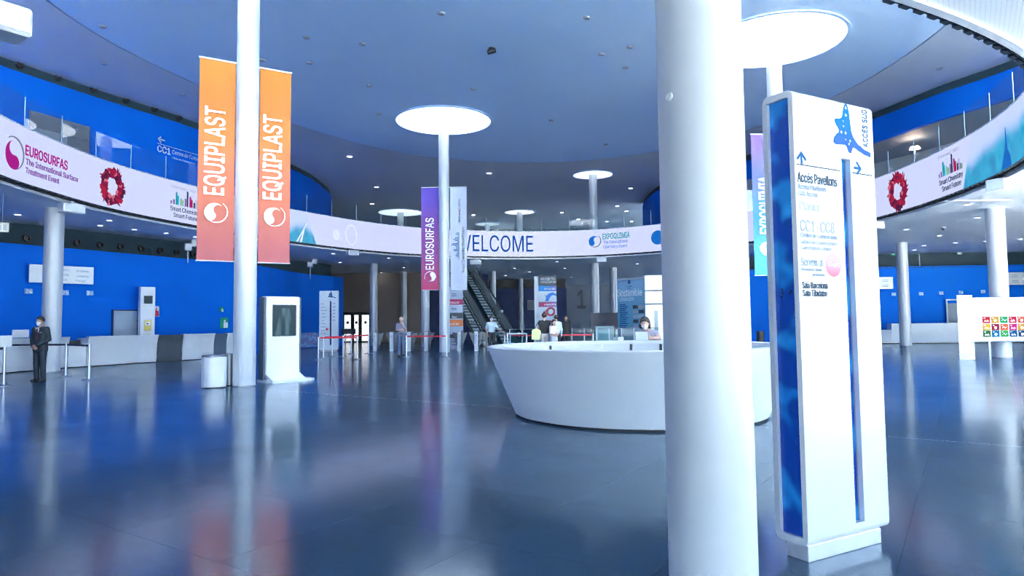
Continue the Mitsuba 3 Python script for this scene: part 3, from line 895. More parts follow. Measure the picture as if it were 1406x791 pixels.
RAYM = M('ray_blue', mikit.proc(lambda p, n, uv: mix((0.03, 0.09, 0.34), (0.004, 0.13, 0.44), smoothstep(2.62, 2.85, p.z))), 0.6, spec=0.1)
tprint('ray_emblem', extr(RAY, 0.002), 0, 0, RAYM, label='blue ray-shaped emblem with white dots')
tprint('lettering', text('ACCÉS SUD', 0.052, 0.262), 0.762, 2.672, INKB, 90, 'vertical lettering ACCÉS SUD')
ARW = unary_union([LineString([(0, -0.036), (0, 0.036)]).buffer(0.0085, cap_style=2), LineString([(-0.042, -0.008), (0, 0.036), (0.042, -0.008)]).buffer(0.0085, cap_style=2, join_style=2)])
tprint('arrow', extr(ARW, 0.002), 0.066, 2.52, INKB)
tprint('arrow', extr(ARW, 0.002), 0.635, 2.515, INKB, -90)
tprint('rule', cat(box(0.02, 0.445, -0.003, 0.003, 0, 0.002), box(0.578, 0.795, -0.003, 0.003, 0, 0.002)), 0, 2.479, INK)
tprint('lettering', text('Accés Pavellons', 0.062, 0.388), 0.022, 2.368, INK, label='dark lettering Accés Pavellons')
tprint('lettering', text('Acceso Pabellones', 0.036, 0.275), 0.022, 2.322, INKP)
tprint('lettering', text('Halls Access', 0.034, 0.19), 0.022, 2.280, INKPP)
tprint('lettering', text('Planta', 0.056, 0.185), 0.031, 2.188, INKPP)
tprint('lettering', text('CC1-CC8', 0.074, 0.335), 0.031, 2.052, INKP, label='lettering CC1-CC8, painted pale as if in glare')
tprint('lettering', text('Centre de Convencions', 0.030, 0.36), 0.031, 2.014, INKP)
tprint('lettering', text('Centro de Convenciones', 0.030, 0.36), 0.031, 1.972, INKPP)
tprint('lettering', text('Convention Centre', 0.028, 0.30), 0.031, 1.936, INKPP)
tprint('lettering', text('Serveis al', 0.052, 0.212), 0.027, 1.832, INKP, label='lettering Serveis al, painted pale as if in glare')
tprint('lettering', text('Servicios al cliente', 0.022, 0.2), 0.027, 1.800, INKPP)
tprint('lettering', text('accessos', 0.022, 0.12), 0.13, 1.768, INKP)
tprint('round_mark', extr(affinity.scale(Point(0, 0).buffer(0.078, 32), 1.0, 0.98), 0.002), 0.343, 1.845, PINKG, label='pink round mark, paler towards the top')
tprint('lettering', text('Client', 0.032, 0.11), 0.29, 1.835, PRINTW)
tprint('lettering', text('Sala Barcelona', 0.040, 0.245), 0.030, 1.690, INK)
tprint('lettering', text('Sala Tibidabo', 0.040, 0.232), 0.033, 1.640, INK)
tprint('figure_mark', extr(unary_union([Point(0, .04).buffer(.014), LineString([(-.035, -.035), (0, .02), (.035, -.035)]).buffer(.006)]), 0.002), 0.70, 2.36, INKPP)
_wr = cat(*[tube([(0.0, 0, 0)] and [(0.0275, TD * .5 + .03 * math.cos(a), 1.62 + .05 * math.sin(a)), (0.0275, TD * .5 + .06 * math.cos(a), 1.62 + .09 * math.sin(a))], 0.006, 6) for a in (0.4, 1.0, 2.4)])
scene[tt + '__swimmer_mark'] = mikit.ply(mv(_wr, tf), NAVY, False)
p0 = tp

# ------------------------------------------------------------------ reception desk
DC, DRB, DRT, DH = (2.04, 11.11), 2.01, 2.45, 1.095
dk = thing('reception_desk', 'big round white reception desk flaring outwards in the middle of the hall', 'desk')
scene[dk + '__shell'] = mikit.ply(lathe([(DRB, 0.03), (DRB + 0.17, 0.42), (DRB + 0.32, 0.78), (DRT, DH - 0.02), (DRT, DH), (DRT - 0.02, DH + 0.005), (DRT - 0.26, DH + 0.005), (DRT - 0.27, DH - 0.005), (DRT - 0.27, 0.72), (DRT - 0.45, 0.72), (DRT - 0.55, 0.03)], 120, (*DC, 0)), WHITEG, 40)
scene[dk + '__toe_kick'] = mikit.ply(lathe([(DRB - 0.05, 0.0), (DRB - 0.03, 0.0), (DRB - 0.03, 0.04), (DRB - 0.05, 0.04)], 96, (*DC, 0)), BLACK, 40)
for a in np.arange(0, 360, 15.0):
    f = frame((DC[0], DC[1], 0), a)
    r = DRT - 0.275
    add(dk + '__inner_panel', mv(rbox(-0.26, 0.26, r - 0.02, r, 0.74, DH - 0.05, 0.004), f), WHITE)
    if a in (0, 45, 345, 315, 90, 180, 270):
        add(dk + '__slot', mv(rbox(0.26, 0.31, r - 0.03, r - 0.0, 0.74, DH - 0.06, 0.004), f), CHAR)
scene[dk + '__side_panel'] = mikit.ply(mv(extr(Polygon([(0, 0), (0.5, 0), (0.62, 0.9), (0.36, 0.9)]), 0.05), panel((3.82, 10.4, 0), 12)), GREY, False)
labels[dk + '__side_panel'] = {'label': 'grey end panel'}

# ------------------------------------------------------------------ left side: bin, kiosk, counters
kb = thing('litter_bin', 'white and steel round litter bin left of the column with orange banners', 'bin')
bx, by = -7.05, 16.2
scene[kb + '__white_drum'] = mikit.ply(lathe([(0, 0.02), (0.27, 0.02), (0.28, 0.04), (0.28, 0.72), (0.26, 0.74), (0, 0.74)], 40, (bx - 0.1, by, 0)), WHITEG, 40)
scene[kb + '__steel_drum'] = mikit.ply(lathe([(0, 0.02), (0.215, 0.02), (0.215, 0.74), (0, 0.74)], 40, (bx + 0.02, by + 0.57, 0)), STEELD, 40)
scene[kb + '__lid'] = mikit.ply(cat(lathe([(0, 0.745), (0.285, 0.745), (0.27, 0.775), (0, 0.775)], 40, (bx - 0.1, by, 0)), lathe([(0, 0.745), (0.22, 0.745), (0.22, 0.775), (0, 0.775)], 40, (bx + 0.02, by + 0.57, 0))), STEELD, 40)
scene[kb + '__foot'] = mikit.ply(cat(lathe([(0, 0), (0.25, 0), (0.25, 0.03), (0, 0.03)], 32, (bx - 0.1, by, 0)), lathe([(0, 0), (0.20, 0), (0.20, 0.03), (0, 0.03)], 32, (bx + 0.02, by + 0.57, 0))), BLACK, 40)

kk = thing('information_kiosk', 'white freestanding information kiosk with a dark screen beside the left column', 'kiosk')
KO = fl(361, 526)
KA = 46
kf = frame((KO[0], KO[1], 0), KA)
scene[kk + '__body'] = mikit.ply(mv(rbox(0.06, 1.02, 0.0, 0.30, 0.10, 2.22, 0.03), kf), WHITEG, False)
scene[kk + '__side_frame'] = mikit.ply(mv(cat(rbox(0.0, 0.06, -0.01, 0.28, 0.05, 2.20, 0.02), rbox(1.02, 1.05, 0, 0.28, 0.10, 2.20, 0.01)), kf), M('kiosk_side', (0.10, 0.125, 0.16), 0.5), False)
scene[kk + '__screen'] = mikit.ply(mv(rbox(0.24, 0.90, -0.012, 0.02, 1.18, 2.00, 0.004), kf), SCREEN, False)
scene[kk + '__screen__picture'] = mikit.ply(mv(extr(Polygon([(0.30, 1.2), (0.84, 1.2), (0.70, 1.9), (0.46, 1.92)]), 0.002), kf @ np.array([[1, 0, 0, 0], [0, 0, -1, -0.0125], [0, 1, 0, 0], [0, 0, 0, 1.0]])), M('screen_grey', mikit.proc(lambda p, n, uv: mix((0.02, 0.04, 0.045), (0.09, 0.13, 0.14), smoothstep(0.3, 0.7, noise(p.x * 14, p.y * 6, p.z * 1.5)))), 0.4, spec=0.1), False)
scene[kk + '__base_plate'] = mikit.ply(mv(extr(Polygon([(0.05, -0.42), (1.12, -0.42), (1.28, -0.30), (1.28, 0.30), (-0.02, 0.30), (-0.02, -0.2)]), 0.07), kf), WHITEG, False)
scene[kk + '__base_kick'] = mikit.ply(mv(box(0.05, 1.1, -0.3, 0.28, 0, 0.03), kf), STEELD, False)
scene[kk + '__sloped_foot'] = mikit.ply(mv(extr(Polygon([(0.0, 0.07), (-0.38, 0.07), (0.0, 0.22)]), 0.94), kf @ np.array([[0, 0, 1, 0.07], [1, 0, 0, 0], [0, 1, 0, 0], [0, 0, 0, 1.0]])), WHITEG, False)


def counter(pts, hh, label, mat=WHITEG):
    """a curved check-in counter: leaning front, top and closed ends, along two floor points (front base)"""
    k = thing('ticket_counter', label, 'counter')
    a, b = (np.array(p[:2]) for p in pts)
    ang = math.degrees(math.atan2(*(b - a)[::-1]))
    a, b = a + (b - a) / np.hypot(*(b - a)) * 0.015, b - (b - a) / np.hypot(*(b - a)) * 0.015
    L = np.hypot(*(b - a))
    prof = Polygon([(0.0, 0.03), (-0.03, 0.25), (-0.02, 0.5), (-0.04, 0.8), (-0.12, hh - 0.02), (-0.12, hh), (0.05, hh), (0.06, hh - 0.06), (0.55, hh - 0.06), (0.55, 0.03)])
    m = mv(extr(prof, L), frame((a[0], a[1], 0), ang) @ np.array([[0, 0, 1, 0], [1, 0, 0, 0], [0, 1, 0, 0], [0, 0, 0, 1.0]]))
    scene[k + '__front'] = mikit.ply(m, mat, 30)
    scene[k + '__plinth'] = mikit.ply(mv(box(0.02, L - 0.02, 0.03, 0.5, 0, 0.04), frame((a[0], a[1], 0), ang)), BLACK, False)
    return k


cl = [fl(-30, 516), fl(36, 509), fl(92, 505.5), fl(118, 504), fl(215, 497.5), fl(249, 495.5), fl(293, 492.5), fl(310, 491.5), fl(345, 489)]
counter((cl[0], cl[2]), 1.12, 'white ticket counter behind the man in a suit')
k = counter((cl[3], cl[4]), 1.12, 'long white ticket counter between the navy gap and the dark panel')
counter((cl[5], cl[6]), 1.12, 'white ticket counter right of the dark panel')
counter((cl[7], cl[8]), 1.12, 'white ticket counter partly behind the column with orange banners')
counter((cl[4], cl[5]), 1.10, 'dark grey counter panel between two white counters', CHAR)
counter((cl[6], cl[7]), 1.10, 'narrow slate panel at the right end of the counters', M('slate', (0.06, 0.09, 0.14), 0.5))
counter((cl[2], cl[3]), 0.84, 'low white desk gap with a navy back between counters')
p = fl(26, 509) + [-0.2, 0.3, 0]
k = thing('monitor', 'white box monitor standing on the left counter', 'monitor')
f = frame(p, 40)
scene[k + '__housing'] = mikit.ply(mv(rbox(-0.24, 0.24, 0, 0.08, 1.12, 1.40, 0.01), f), WHITE, False)
scene[k + '__stand'] = mikit.ply(mv(box(-0.08, 0.08, 0.0, 0.1, 1.05, 1.13), f), GREY, False)
p = (cl[2] + cl[3]) / 2
one('desk_monitor', mv(cat(box(-0.28, 0.28, 0.3, 0.34, 0.86, 0.98), box(-0.2, 0.2, 0.1, 0.3, 0.84, 0.87)), frame(p, 62)), BLACK, 'black screen lying low in the gap between the counters', 'monitor')

# things on and in front of the left wall
def on_wall(px, py, poly=None):
    """point of the left ground-floor wall seen in this direction: the wall line met by the sight line"""
    d = RIGHT * (px - 703) / FX - UP * (py - CY) / FX + FWD
    P = LLEFT if poly is None else poly
    for i in range(len(P) - 1):
        a, b = P[i], P[i + 1]
        den = d[0] * (b[1] - a[1]) - d[1] * (b[0] - a[0])
        t = (a[0] * (b[1] - a[1]) - a[1] * (b[0] - a[0])) / den
        u = (a[0] * d[1] - a[1] * d[0]) / den
        if 0 <= u <= 1 and t > 0:
            return EYE + d * t, math.degrees(math.atan2(*(b - a)[::-1]))
    raise ValueError((px, py))


p, a = on_wall(172, 441)
k = thing('wall_door', 'grey blue door in the left blue wall', 'door')
t = panel((p[0], p[1], 0), a)
scene[k + '__leaf'] = mikit.ply(mv(rbox(-0.55, 0.5, 0.02, 2.12, 0.0, 0.05, 0.006), t), M('door_pale', (0.42, 0.50, 0.58), 0.5), False)
scene[k + '__frame'] = mikit.ply(mv(cat(box(-0.60, -0.55, 0, 2.17, 0, 0.07), box(0.5, 0.62, 0, 2.17, 0, 0.07), box(-0.6, 0.62, 2.12, 2.17, 0, 0.07)), t), NAVY, False)
scene[k + '__leaf__handle'] = mikit.ply(mv(tube([(0.38, 1.05, 0.05), (0.38, 1.05, 0.1), (0.28, 1.05, 0.1)], 0.012, 8), t), STEEL, 40)
p, a = on_wall(84, 377)
p = p + (EYE - p) * 0.012
k = thing('sign_board', 'wide white hanging sign board over the left counters', 'sign')
t = panel((p[0], p[1], p[2]), a - 8)
scene[k + '__board'] = mikit.ply(mv(rbox(-1.05, 1.12, -0.34, 0.34, -0.03, 0.03, 0.01), t), WHITE, False)
scene[k + '__lettering'] = mikit.ply(mv(cat(*[mv(text(s, 0.09, w), xf(x, y, 0.031)) for s, w, x, y in (('Taquilles', .4, -.15, .14), ('Taquillas', .4, -.15, -.05), ('Tickets', .35, -.15, -.24), ('Acreditacions', .45, .5, .12), ('Acreditaciones', .45, .5, -.08), ('Badges', .35, .5, -.26))]), t), INKP, False)
for xr in (-.8, .85):
    add(k + '__bracket', mv(box(xr - .03, xr + .03, -.1, .1, -.75, -.03), t), GREY)
def plate(px, py, num, lab, poly=None):
    p, a = on_wall(px, py, poly)
    k = thing('number_plate', lab, 'sign')
    t = panel(p, a)
    scene[k + '__plate'] = mikit.ply(mv(rbox(-0.14, 0.14, -0.10, 0.10, 0.0, 0.03, 0.006), t), 'mat_plate_blue' if 'mat_plate_blue' in scene else M('plate_blue', (0.22, 0.40, 0.75), 0.5), False)
    scene[k + '__plate__number'] = mikit.ply(mv(text(num, 0.15, 0.24, True, center=True), t @ xf(0, -0.075, 0.03)), PRINTW, False)


plate(39, 400, '24', 'leftmost number plate on the left blue wall, reading 24, left of the column')
plate(89, 402, '25', 'number plate reading 25 just right of the left column, under the sign board')
plate(123, 402.5, '26', 'number plate reading 26 right of the hanging sign board on the left wall')
p, a = on_wall(201, 440)
p = p + (EYE - p) * 0.02
k = thing('information_pylon', 'tall white pylon with a small dark screen and yellow notices behind the counter', 'pylon')
t = panel((p[0], p[1], 0), a - 12)
w = 0.30
scene[k + '__body'] = mikit.ply(mv(rbox(-w, w, 0, at(201, 394, p[1])[2], -0.12, 0.12, 0.015), t), WHITE, False)
scene[k + '__screen'] = mikit.ply(mv(rbox(-0.17, 0.18, 2.42, 2.75, 0.12, 0.135, 0.004), t), SCREEN, False)
scene[k + '__yellow_notice'] = mikit.ply(mv(cat(rbox(-0.15, 0.15, 1.28, 1.72, 0.12, 0.13, 0.003), rbox(-0.07, 0.08, 1.02, 1.12, 0.12, 0.13, 0.003)), t), YELLOW, False)
scene[k + '__yellow_notice__window'] = mikit.ply(mv(cat(box(-0.10, 0.10, 1.5, 1.66, 0.13, 0.133)), t), WHITE, False)
scene[k + '__yellow_notice__mark'] = mikit.ply(mv(extr(Polygon([(-.05, 1.62), (.05, 1.56), (-.02, 1.54)]), 0.135), t), BLACK, False)
for px, py, ww, hh, mat, lab, mark in ((213.5, 427.5, 0.32, 0.45, PRINTW, 'small white and red fire notice right of the white pylon', REDS), (304, 425, 0.22, 0.24, GREEN, 'small green emergency sign on the blue wall left of the column', PRINTW), (307.5, 443.5, 0.46, 0.52, GREEN, 'green first aid cabinet sign on the blue wall left of the column', PRINTW)):
    p, a = on_wall(px, py)
    k = thing('wall_notice', lab, 'sign')
    t = panel(p, a)
    scene[k + '__plate'] = mikit.ply(mv(rbox(-ww / 2, ww / 2, -hh / 2, hh / 2, 0.0, 0.03, 0.005), t), mat, False)
    scene[k + '__plate__mark'] = mikit.ply(mv(cat(box(-ww * .1, ww * .42, -hh * .45, hh * .05, 0.03, 0.036), box(-ww * .05, ww * .12, 0, hh * .3, 0.03, 0.036)), t), mark, False)

# air nozzles in the dark strips
NOZ = lathe([(0.0, 0.02), (0.10, 0.02), (0.13, 0.14), (0.19, 0.14), (0.20, 0.0), (0, 0)], 24)
for px, py in ((36, 327), (105.5, 333.5), (137, 336.5), (165, 339), (193, 341.5), (219.5, 344), (242, 347), (264, 349)):
    p, a = on_wall(px, py, LLEFT + [-0.9, 0.3])
    k = thing('air_nozzle', 'black round air nozzle in the dark strip above the left blue wall', 'air vent', 'air nozzles above the left wall')
    scene[k] = mikit.ply(mv(NOZ, panel(p, a) @ np.diag([.7, .7, .7, 1.0])), BLACK, 40)
for px, py in ((26, 90), (79, 107), (128, 123), (172, 138), (211, 150), (245, 162)):
    p, a = on_wall(px, py, ULEFT + [-0.12, 0])
    k = thing('upper_air_nozzle', 'black round air nozzle in the dark strip under the ceiling', 'air vent', 'air nozzles above the upper left wall')
    scene[k] = mikit.ply(mv(NOZ, panel(p, a) @ np.diag([.75, .75, .75, 1.0])), BLACK, 40)


def flood(px, py, Y, ang, lab, h=0.75):
    p = at(px, py, Y)
    k = thing('floodlight', lab, 'floodlight')
    f = frame(p, ang)
    scene[k + '__pole'] = mikit.ply(mv(tube([(0, 0, -h), (0, 0, 0)], 0.03, 8), f), LGREY, 40)
    scene[k + '__head'] = mikit.ply(mv(cat(rbox(-0.16, 0.16, -0.22, 0.02, -0.05, 0.28, 0.03), rbox(0.12, 0.42, -0.22, 0.02, 0.14, 0.46, 0.03)), f), WHITE, False)


P_, a_ = on_wall(258, 346)
flood(258, 343, P_[1], 30, 'pair of small white floodlights standing on the left blue wall', 0.6)
P_, a_ = on_wall(425, 372)
flood(426, 366, 41.0, 10, 'pair of small white floodlights on the wall behind the right orange banner', 0.75)
flood(1262, 346, 41.2, 0, 'white floodlight pair standing on the right blue wall', 1.2)
k = thing('hanging_sign', 'small beige exit pictogram sign at the left edge under the soffit', 'sign')
p = at(3, 312, 19.5)
scene[k + '__plate'] = mikit.ply(mv(rbox(-0.16, 0.16, -0.14, 0.14, -0.02, 0.02, 0.005), panel(p, 40)), M('sign_beige', (0.62, 0.60, 0.52), 0.5), False)
scene[k + '__rod'] = mikit.ply(tube([p + [0, 0, .14], (p[0], p[1], ZS)], 0.008, 6), GREY, False)
scene[k + '__mark'] = mikit.ply(mv(cat(box(-.1, -.02, -.08, .06, .02, .024), box(.02, .1, -.08, .08, .02, .024)), panel(p, 40)), GREY, False)

# upper left gallery: opening, lettering
p, a = on_wall(80, 190, ULEFT)
k = thing('gallery_opening', 'grey brown recessed opening in the upper left blue wall', 'doorway')
pa, _ = on_wall(38.5, 190, ULEFT); pb, _ = on_wall(121, 190, ULEFT)
ztop = at(60, 164, (pa[1] + pb[1]) / 2)[2]


def along(pa, pb, f0, f1):
    """a stretch of the upper left wall between two of its points, as a plan polyline"""
    l = LineString(ULEFT)
    d0, d1 = l.project(Point(pa[:2])), l.project(Point(pb[:2]))
    return [l.interpolate(d0 + (d1 - d0) * (f0 + (f1 - f0) * i / 8)).coords[0] for i in range(9)]


scene[k + '__upper_panel'] = mikit.ply(wall_strip(along(pa, pb, 0, 1), ztop - 0.6, ztop, 0.10, -1), M('opening_brown', (0.17, 0.16, 0.17), 0.6), False)
scene[k + '__lower_panel'] = mikit.ply(wall_strip(along(pa, pb, 0.02, 0.62), ZG, ztop - 0.6, 0.06, -1), TAUPE, False)
scene[k + '__dark_leaf'] = mikit.ply(wall_strip(along(pa, pb, 0.62, 1), ZG, ztop - 0.6, 0.08, -1), M('opening_brown2', (0.13, 0.125, 0.14), 0.6), False)
pa, _ = on_wall(213, 200, ULEFT); pb, _ = on_wall(280, 214, ULEFT)
v = pb[:2] - pa[:2]; ang = math.degrees(math.atan2(v[1], v[0]))
t = panel((pa[0], pa[1], 0), ang) @ xf(0, 0, 0.12)
k = thing('wall_lettering', 'white lettering CC1 Centre de Convencions with an arrow on the upper left blue wall', 'sign')
zc = pa[2]
WL = M('wall_letter_white', (0.62, 0.74, 0.9), 0.6)
scene[k + '__number'] = mikit.ply(mv(text('CC1', 0.30, 0.75, True, 0.02), t @ xf(0, zc - 0.28, 0.01)), WL, False)
scene[k + '__name'] = mikit.ply(mv(cat(mv(text('Centre de Convencions', 0.20, 2.3, False, 0.02), xf(0.85, zc - 0.20, 0.01)), mv(text('Centro de Convenciones', 0.08, 1.4, False, 0.02), xf(0.85, zc - 0.42, 0.01))), t), WL, False)
scene[k + '__arrow'] = mikit.ply(mv(cat(extr(unary_union([LineString([(0.05, 0), (0.42, 0)]).buffer(0.03, cap_style=2), LineString([(0.2, 0.14), (0.04, 0), (0.2, -0.14)]).buffer(0.03, cap_style=2)]), 0.02), box(0, 3.4, -0.23, -0.205, 0, 0.02)), t @ xf(0, zc + 0.32, 0.01)), WL, False)
# right gallery lamp glow
p = at(1256, 199, 32.2)
k = thing('gallery_lamp', 'warm lit wall lamp in the right upper gallery', 'lamp')
scene[k + '__shade'] = mikit.ply(lathe([(0, 0), (0.25, 0), (0.18, 0.12), (0, 0.12)], 24, (p[0], p[1], p[2] - 0.2)), WHITE, 40, emitter=E((26.0, 18.0, 12.0), 0.3))
scene[k + '__stem'] = mikit.ply(tube([(p[0], p[1], ZG), (p[0], p[1], p[2] - 0.2)], 0.03, 8), GREY, 40)

# ------------------------------------------------------------------ queue posts
def post(x, y, h, label, belt=None, paper=False):
    k = thing('queue_post', label, 'queue post')
    scene[k + '__pole'] = mikit.ply(lathe([(0, 0.02), (0.032, 0.02), (0.032, h - 0.10), (0.04, h - 0.09), (0.04, h), (0, h)], 16, (x, y, 0)), STEEL, 40)
    scene[k + '__foot'] = mikit.ply(lathe([(0, 0), (0.17, 0), (0.17, 0.012), (0.05, 0.035), (0, 0.035)], 24, (x, y, 0)), STEELD, 40)
    if paper:
        scene[k + '__paper_holder'] = mikit.ply(mv(rbox(-0.11, 0.15, h - 0.02, h + 0.28, -0.01, 0.01, 0.004), panel((x, y, 0), 20)), WHITE, False)
    if belt:
        ms = []
        for (x1, y1) in belt:
            L = np.hypot(x1 - x, y1 - y)
            ms.append(mv(box(0.03, L - 0.03, -0.004, 0.004, h - 0.075, h - 0.02), frame((x, y, 0), math.degrees(math.atan2(y1 - y, x1 - x)))))
        scene[k + '__belt'] = mikit.ply(cat(*ms), RED if h < 0.999 else BELT, False)
    return k


A1, A2, A3 = fl(90, 517.5), fl(122, 522), fl(5, 530)
MAN = fl(54, 524.5)
post(A1[0], A1[1], 1.0, 'steel queue post with a navy belt just right of the man in a suit', [tuple(A2[:2]), (A1[0] - 2.2, A1[1] + 0.35)])
post(A2[0], A2[1], 1.0, 'steel queue post farther right of the man in a suit')
post(A3[0], A3[1], 1.0, 'steel queue post holding a white paper at the left edge', [(A3[0] - 1.6, A3[1] - 0.3)], True)
QP = [(437, 494.5, [1]), (490.5, 493.5, []), (444, 491.5, [3]), (471, 489.5, [4]), (506, 485.5, []), (456, 488.5, [5]), (482, 486, [])]
QL = ['leftmost post of the red belt queue in front of the far totem', 'steel post at the right front of the red belt queue', 'second post from the left of the red belt queue', 'post in the middle of the red belt queue', 'rightmost rear post of the red belt queue before the grey column', 'third post from the left in the red belt queue', 'rear middle post of the red belt queue']
QX = [fl(q[0], q[1]) for q in QP]
for (px, py, to), lab, p in zip(QP, QL, QX):
    post(p[0], p[1], 0.95, 'white metal ' + lab, [tuple(QX[j][:2]) for j in to] or None)
B1, B2 = fl(558, 490.5), fl(613.5, 490.5)
post(B1[0], B1[1], 0.95, 'queue post standing right beside the guard, start of the long red belt', [tuple(B2[:2])])
post(B2[0], B2[1], 0.95, 'queue post in front of the middle column, end of the long red belt')
C1, C2, C3 = at(693, 480, 30.5), at(700.5, 480, 28.5), at(814.5, 480, 28.5)
post(C1[0], C1[1], 0.95, 'queue post the walking man reaches for', [tuple(C2[:2])])
post(C2[0], C2[1], 0.95, 'queue post left of the glass barrier behind the desk', [tuple(C3[:2])])
post(C3[0], C3[1], 0.95, 'queue post at the right end of the red belt behind the desk')

# ------------------------------------------------------------------ turnstiles
def turnstile(px, i, lab):
    p = fl(px, 482.3)
    k = thing('turnstile', lab, 'turnstile')
    f = frame((p[0], p[1], 0), math.degrees(math.atan2(-p[0], p[1])) * 0.0)
    scene[k + '__cabinet'] = mikit.ply(mv(rbox(-0.11, 0.11, 0, 1.1, 0.0, 1.0, 0.02), f), STEEL, False)
    scene[k + '__cabinet__front_cap'] = mikit.ply(mv(rbox(-0.09, 0.09, -0.012, 0.0, 0.05, 0.96, 0.004), f), LGREY, False)
    scene[k + '__cabinet__reader'] = mikit.ply(mv(lathe([(0, 0), (0.025, 0), (0.025, 0.02), (0, 0.02)], 12), panel((p[0], p[1] - 0.012, 0.80), 0)), BLACK, 40)
    scene[k + '__top'] = mikit.ply(mv(rbox(-0.12, 0.12, -0.01, 1.12, 1.0, 1.03, 0.008), f), STEELD, False)
    for s in (-1, 1):
        w = Polygon([(s * 0.12, 0.93), (s * 0.40, 0.97), (s * 0.15, 0.25), (s * 0.12, 0.2)])
        add(k + '__wing', mv(extr(w, 0.02), panel((p[0], p[1] + 0.5, 0), 0)), M('wing_glass', (0.08, 0.10, 0.13), 0.2) if 'mat_wing_glass' not in scene else 'mat_wing_glass')


for i, (px, lab) in enumerate(((514.5, 'leftmost steel turnstile before the grey column'), (537.5, 'steel turnstile left of the guard'), (561.5, 'steel turnstile right of the guard'), (585, 'steel turnstile under the purple banner'), (630.5, 'steel turnstile right of the middle column'), (654, 'steel turnstile at the foot of the escalators'), (672, 'rightmost steel turnstile behind the walking man'))):
    turnstile(px, i, lab)

# ------------------------------------------------------------------ escalators
def escalator(px, lab, n=30):
    b = at(px, 470, 41.5)
    a = math.degrees(math.atan2(3.2, 8.6))
    f = frame((b[0], b[1], 0), a)
    k = thing('escalator', lab, 'escalator')
    rise, go = 0.205, 0.355
    for i in range(n):
        z, y = rise * max(0, i - 1) * 1.0, go * i
        sk = add(k + '__step', mv(box(-0.31, 0.31, y, y + go + 0.05, max(-0.0, z - 0.05), z + rise * 0.9), f), M('escalator_step', (0.75, 0.80, 0.86), 0.4) if 'mat_escalator_step' not in scene else 'mat_escalator_step')
        add(sk + '__nosing', mv(box(-0.31, 0.31, y - 0.01, y + 0.03, z + rise * 0.9 - 0.10, z + rise * 0.9 - 0.03), f), CHAR)
    Lh, H = go * n, rise * (n - 1)
    YZ = np.array([[0, 0, 1, 0], [1, 0, 0, 0], [0, 1, 0, 0], [0, 0, 0, 1.0]])
    for s in (-1, 1):
        q = np.array([[s * 0.36, -0.9, 0.05], [s * 0.36, -0.9, 0.85], [s * 0.36, 0.1, 0.95], [s * 0.36, Lh, H + 0.95], [s * 0.36, Lh, H + 0.02], [s * 0.36, 0.3, 0.02]])
        add(k + '__balustrade', mv(trimesh.Trimesh(q, [[0, 1, 2], [0, 2, 5], [2, 3, 4], [2, 4, 5]], process=False), f), 'mat_glass_escalator')
        add(k + '__skirt', mv(extr(Polygon([(-0.9, 0.0), (-0.9, 0.08), (0.2, 0.12), (Lh, H + 0.15), (Lh, H - 0.3), (0.6, 0.0)]), 0.03), f @ frame((s * 0.34 - 0.015, 0, 0)) @ YZ), DTEAL)
        add(k + '__handrail', mv(tube([(s * 0.36, -0.95, 0.5), (s * 0.36, -0.98, 0.80), (s * 0.36, -0.85, 0.93), (s * 0.36, 0.1, 1.0), (s * 0.36, Lh, H + 1.0)], 0.045, 8), f), BLACK, 40)
    truss = Polygon([(-0.9, 0.0), (0.3, 0.0), (Lh, H - 0.1), (Lh, H - 0.9), (1.6, -0.0)])
    add(k + '__truss', mv(cat(*[mv(extr(truss, 0.5), f @ frame((x, 0, 0)) @ YZ) for x in (0.38,)]), np.eye(4)), M('truss_dark', (0.03, 0.05, 0.06), 0.4) if 'mat_truss_dark' not in scene else 'mat_truss_dark')
    return k


escalator(700, 'right-hand escalator rising to the gallery behind the walking man')
escalator(668, 'left-hand escalator rising to the gallery, partly behind the white banner')
p = at(689, 427.5, 43.0)
one('lamp_globe', lathe([(0, -0.1), (0.07, -0.07), (0.1, 0), (0.07, 0.07), (0, 0.1)], 20, p), PRINTW, 'small white globe on the escalator side', 'lamp', 40)

# ------------------------------------------------------------------ far area: doors, towers, poster, barriers
k = thing('glazed_doors', 'row of bright glazed doors in the beige wall at the far left', 'door')
ys = 52.9
xs = [at(x, 440, ys)[0] for x in (463, 470.5, 484, 494.5, 509)]
zt_ = at(490, 432.5, ys)[2]
PANEB = M('glowing_pane', (0.8, 0.82, 0.85), 0.4)
for i in range(4):
    kk2 = numbered(k + '__pane')
    scene[kk2] = mikit.ply(box(xs[i] + 0.13, xs[i + 1] - 0.13, ys + 0.02, ys + 0.04, 0.1, zt_), PANEB, False, emitter=E((0.75, 0.75, 0.78), 0.02))  # panes emit, standing in for daylight behind the doors
    pm = (xs[i] + xs[i + 1]) / 2
    add(k + '__mark', mv(Polygon and extr(Point(0, 0).buffer(0.10, 10), 0.01), panel((pm, ys + 0.018, 1.55), 0)), BLACK)
scene[k + '__frame'] = mikit.ply(cat(*[box(x - 0.12, x + 0.12, ys - 0.03, ys + 0.08, 0, zt_ + 0.1) for x in xs], box(xs[0] - .12, xs[-1] + .12, ys - .03, ys + .08, zt_, zt_ + .22)), BLACK, False)
for px, lab in ((474.5, 'dark monitor left behind the red belts'), (483, 'dark monitor right behind the red belts')):
    p = at(px, 455, 44.0)
    k = thing('information_monitor', lab, 'monitor')
    scene[k + '__screen'] = mikit.ply(mv(rbox(-0.24, 0.24, -0.17, 0.17, -0.03, 0.03, 0.008), panel(p, 0)), BLACK, False)
    scene[k + '__stand'] = mikit.ply(tube([(p[0], p[1] + .03, 0), (p[0], p[1] + .03, p[2] - .1)], 0.03, 8), STEELD, 40)

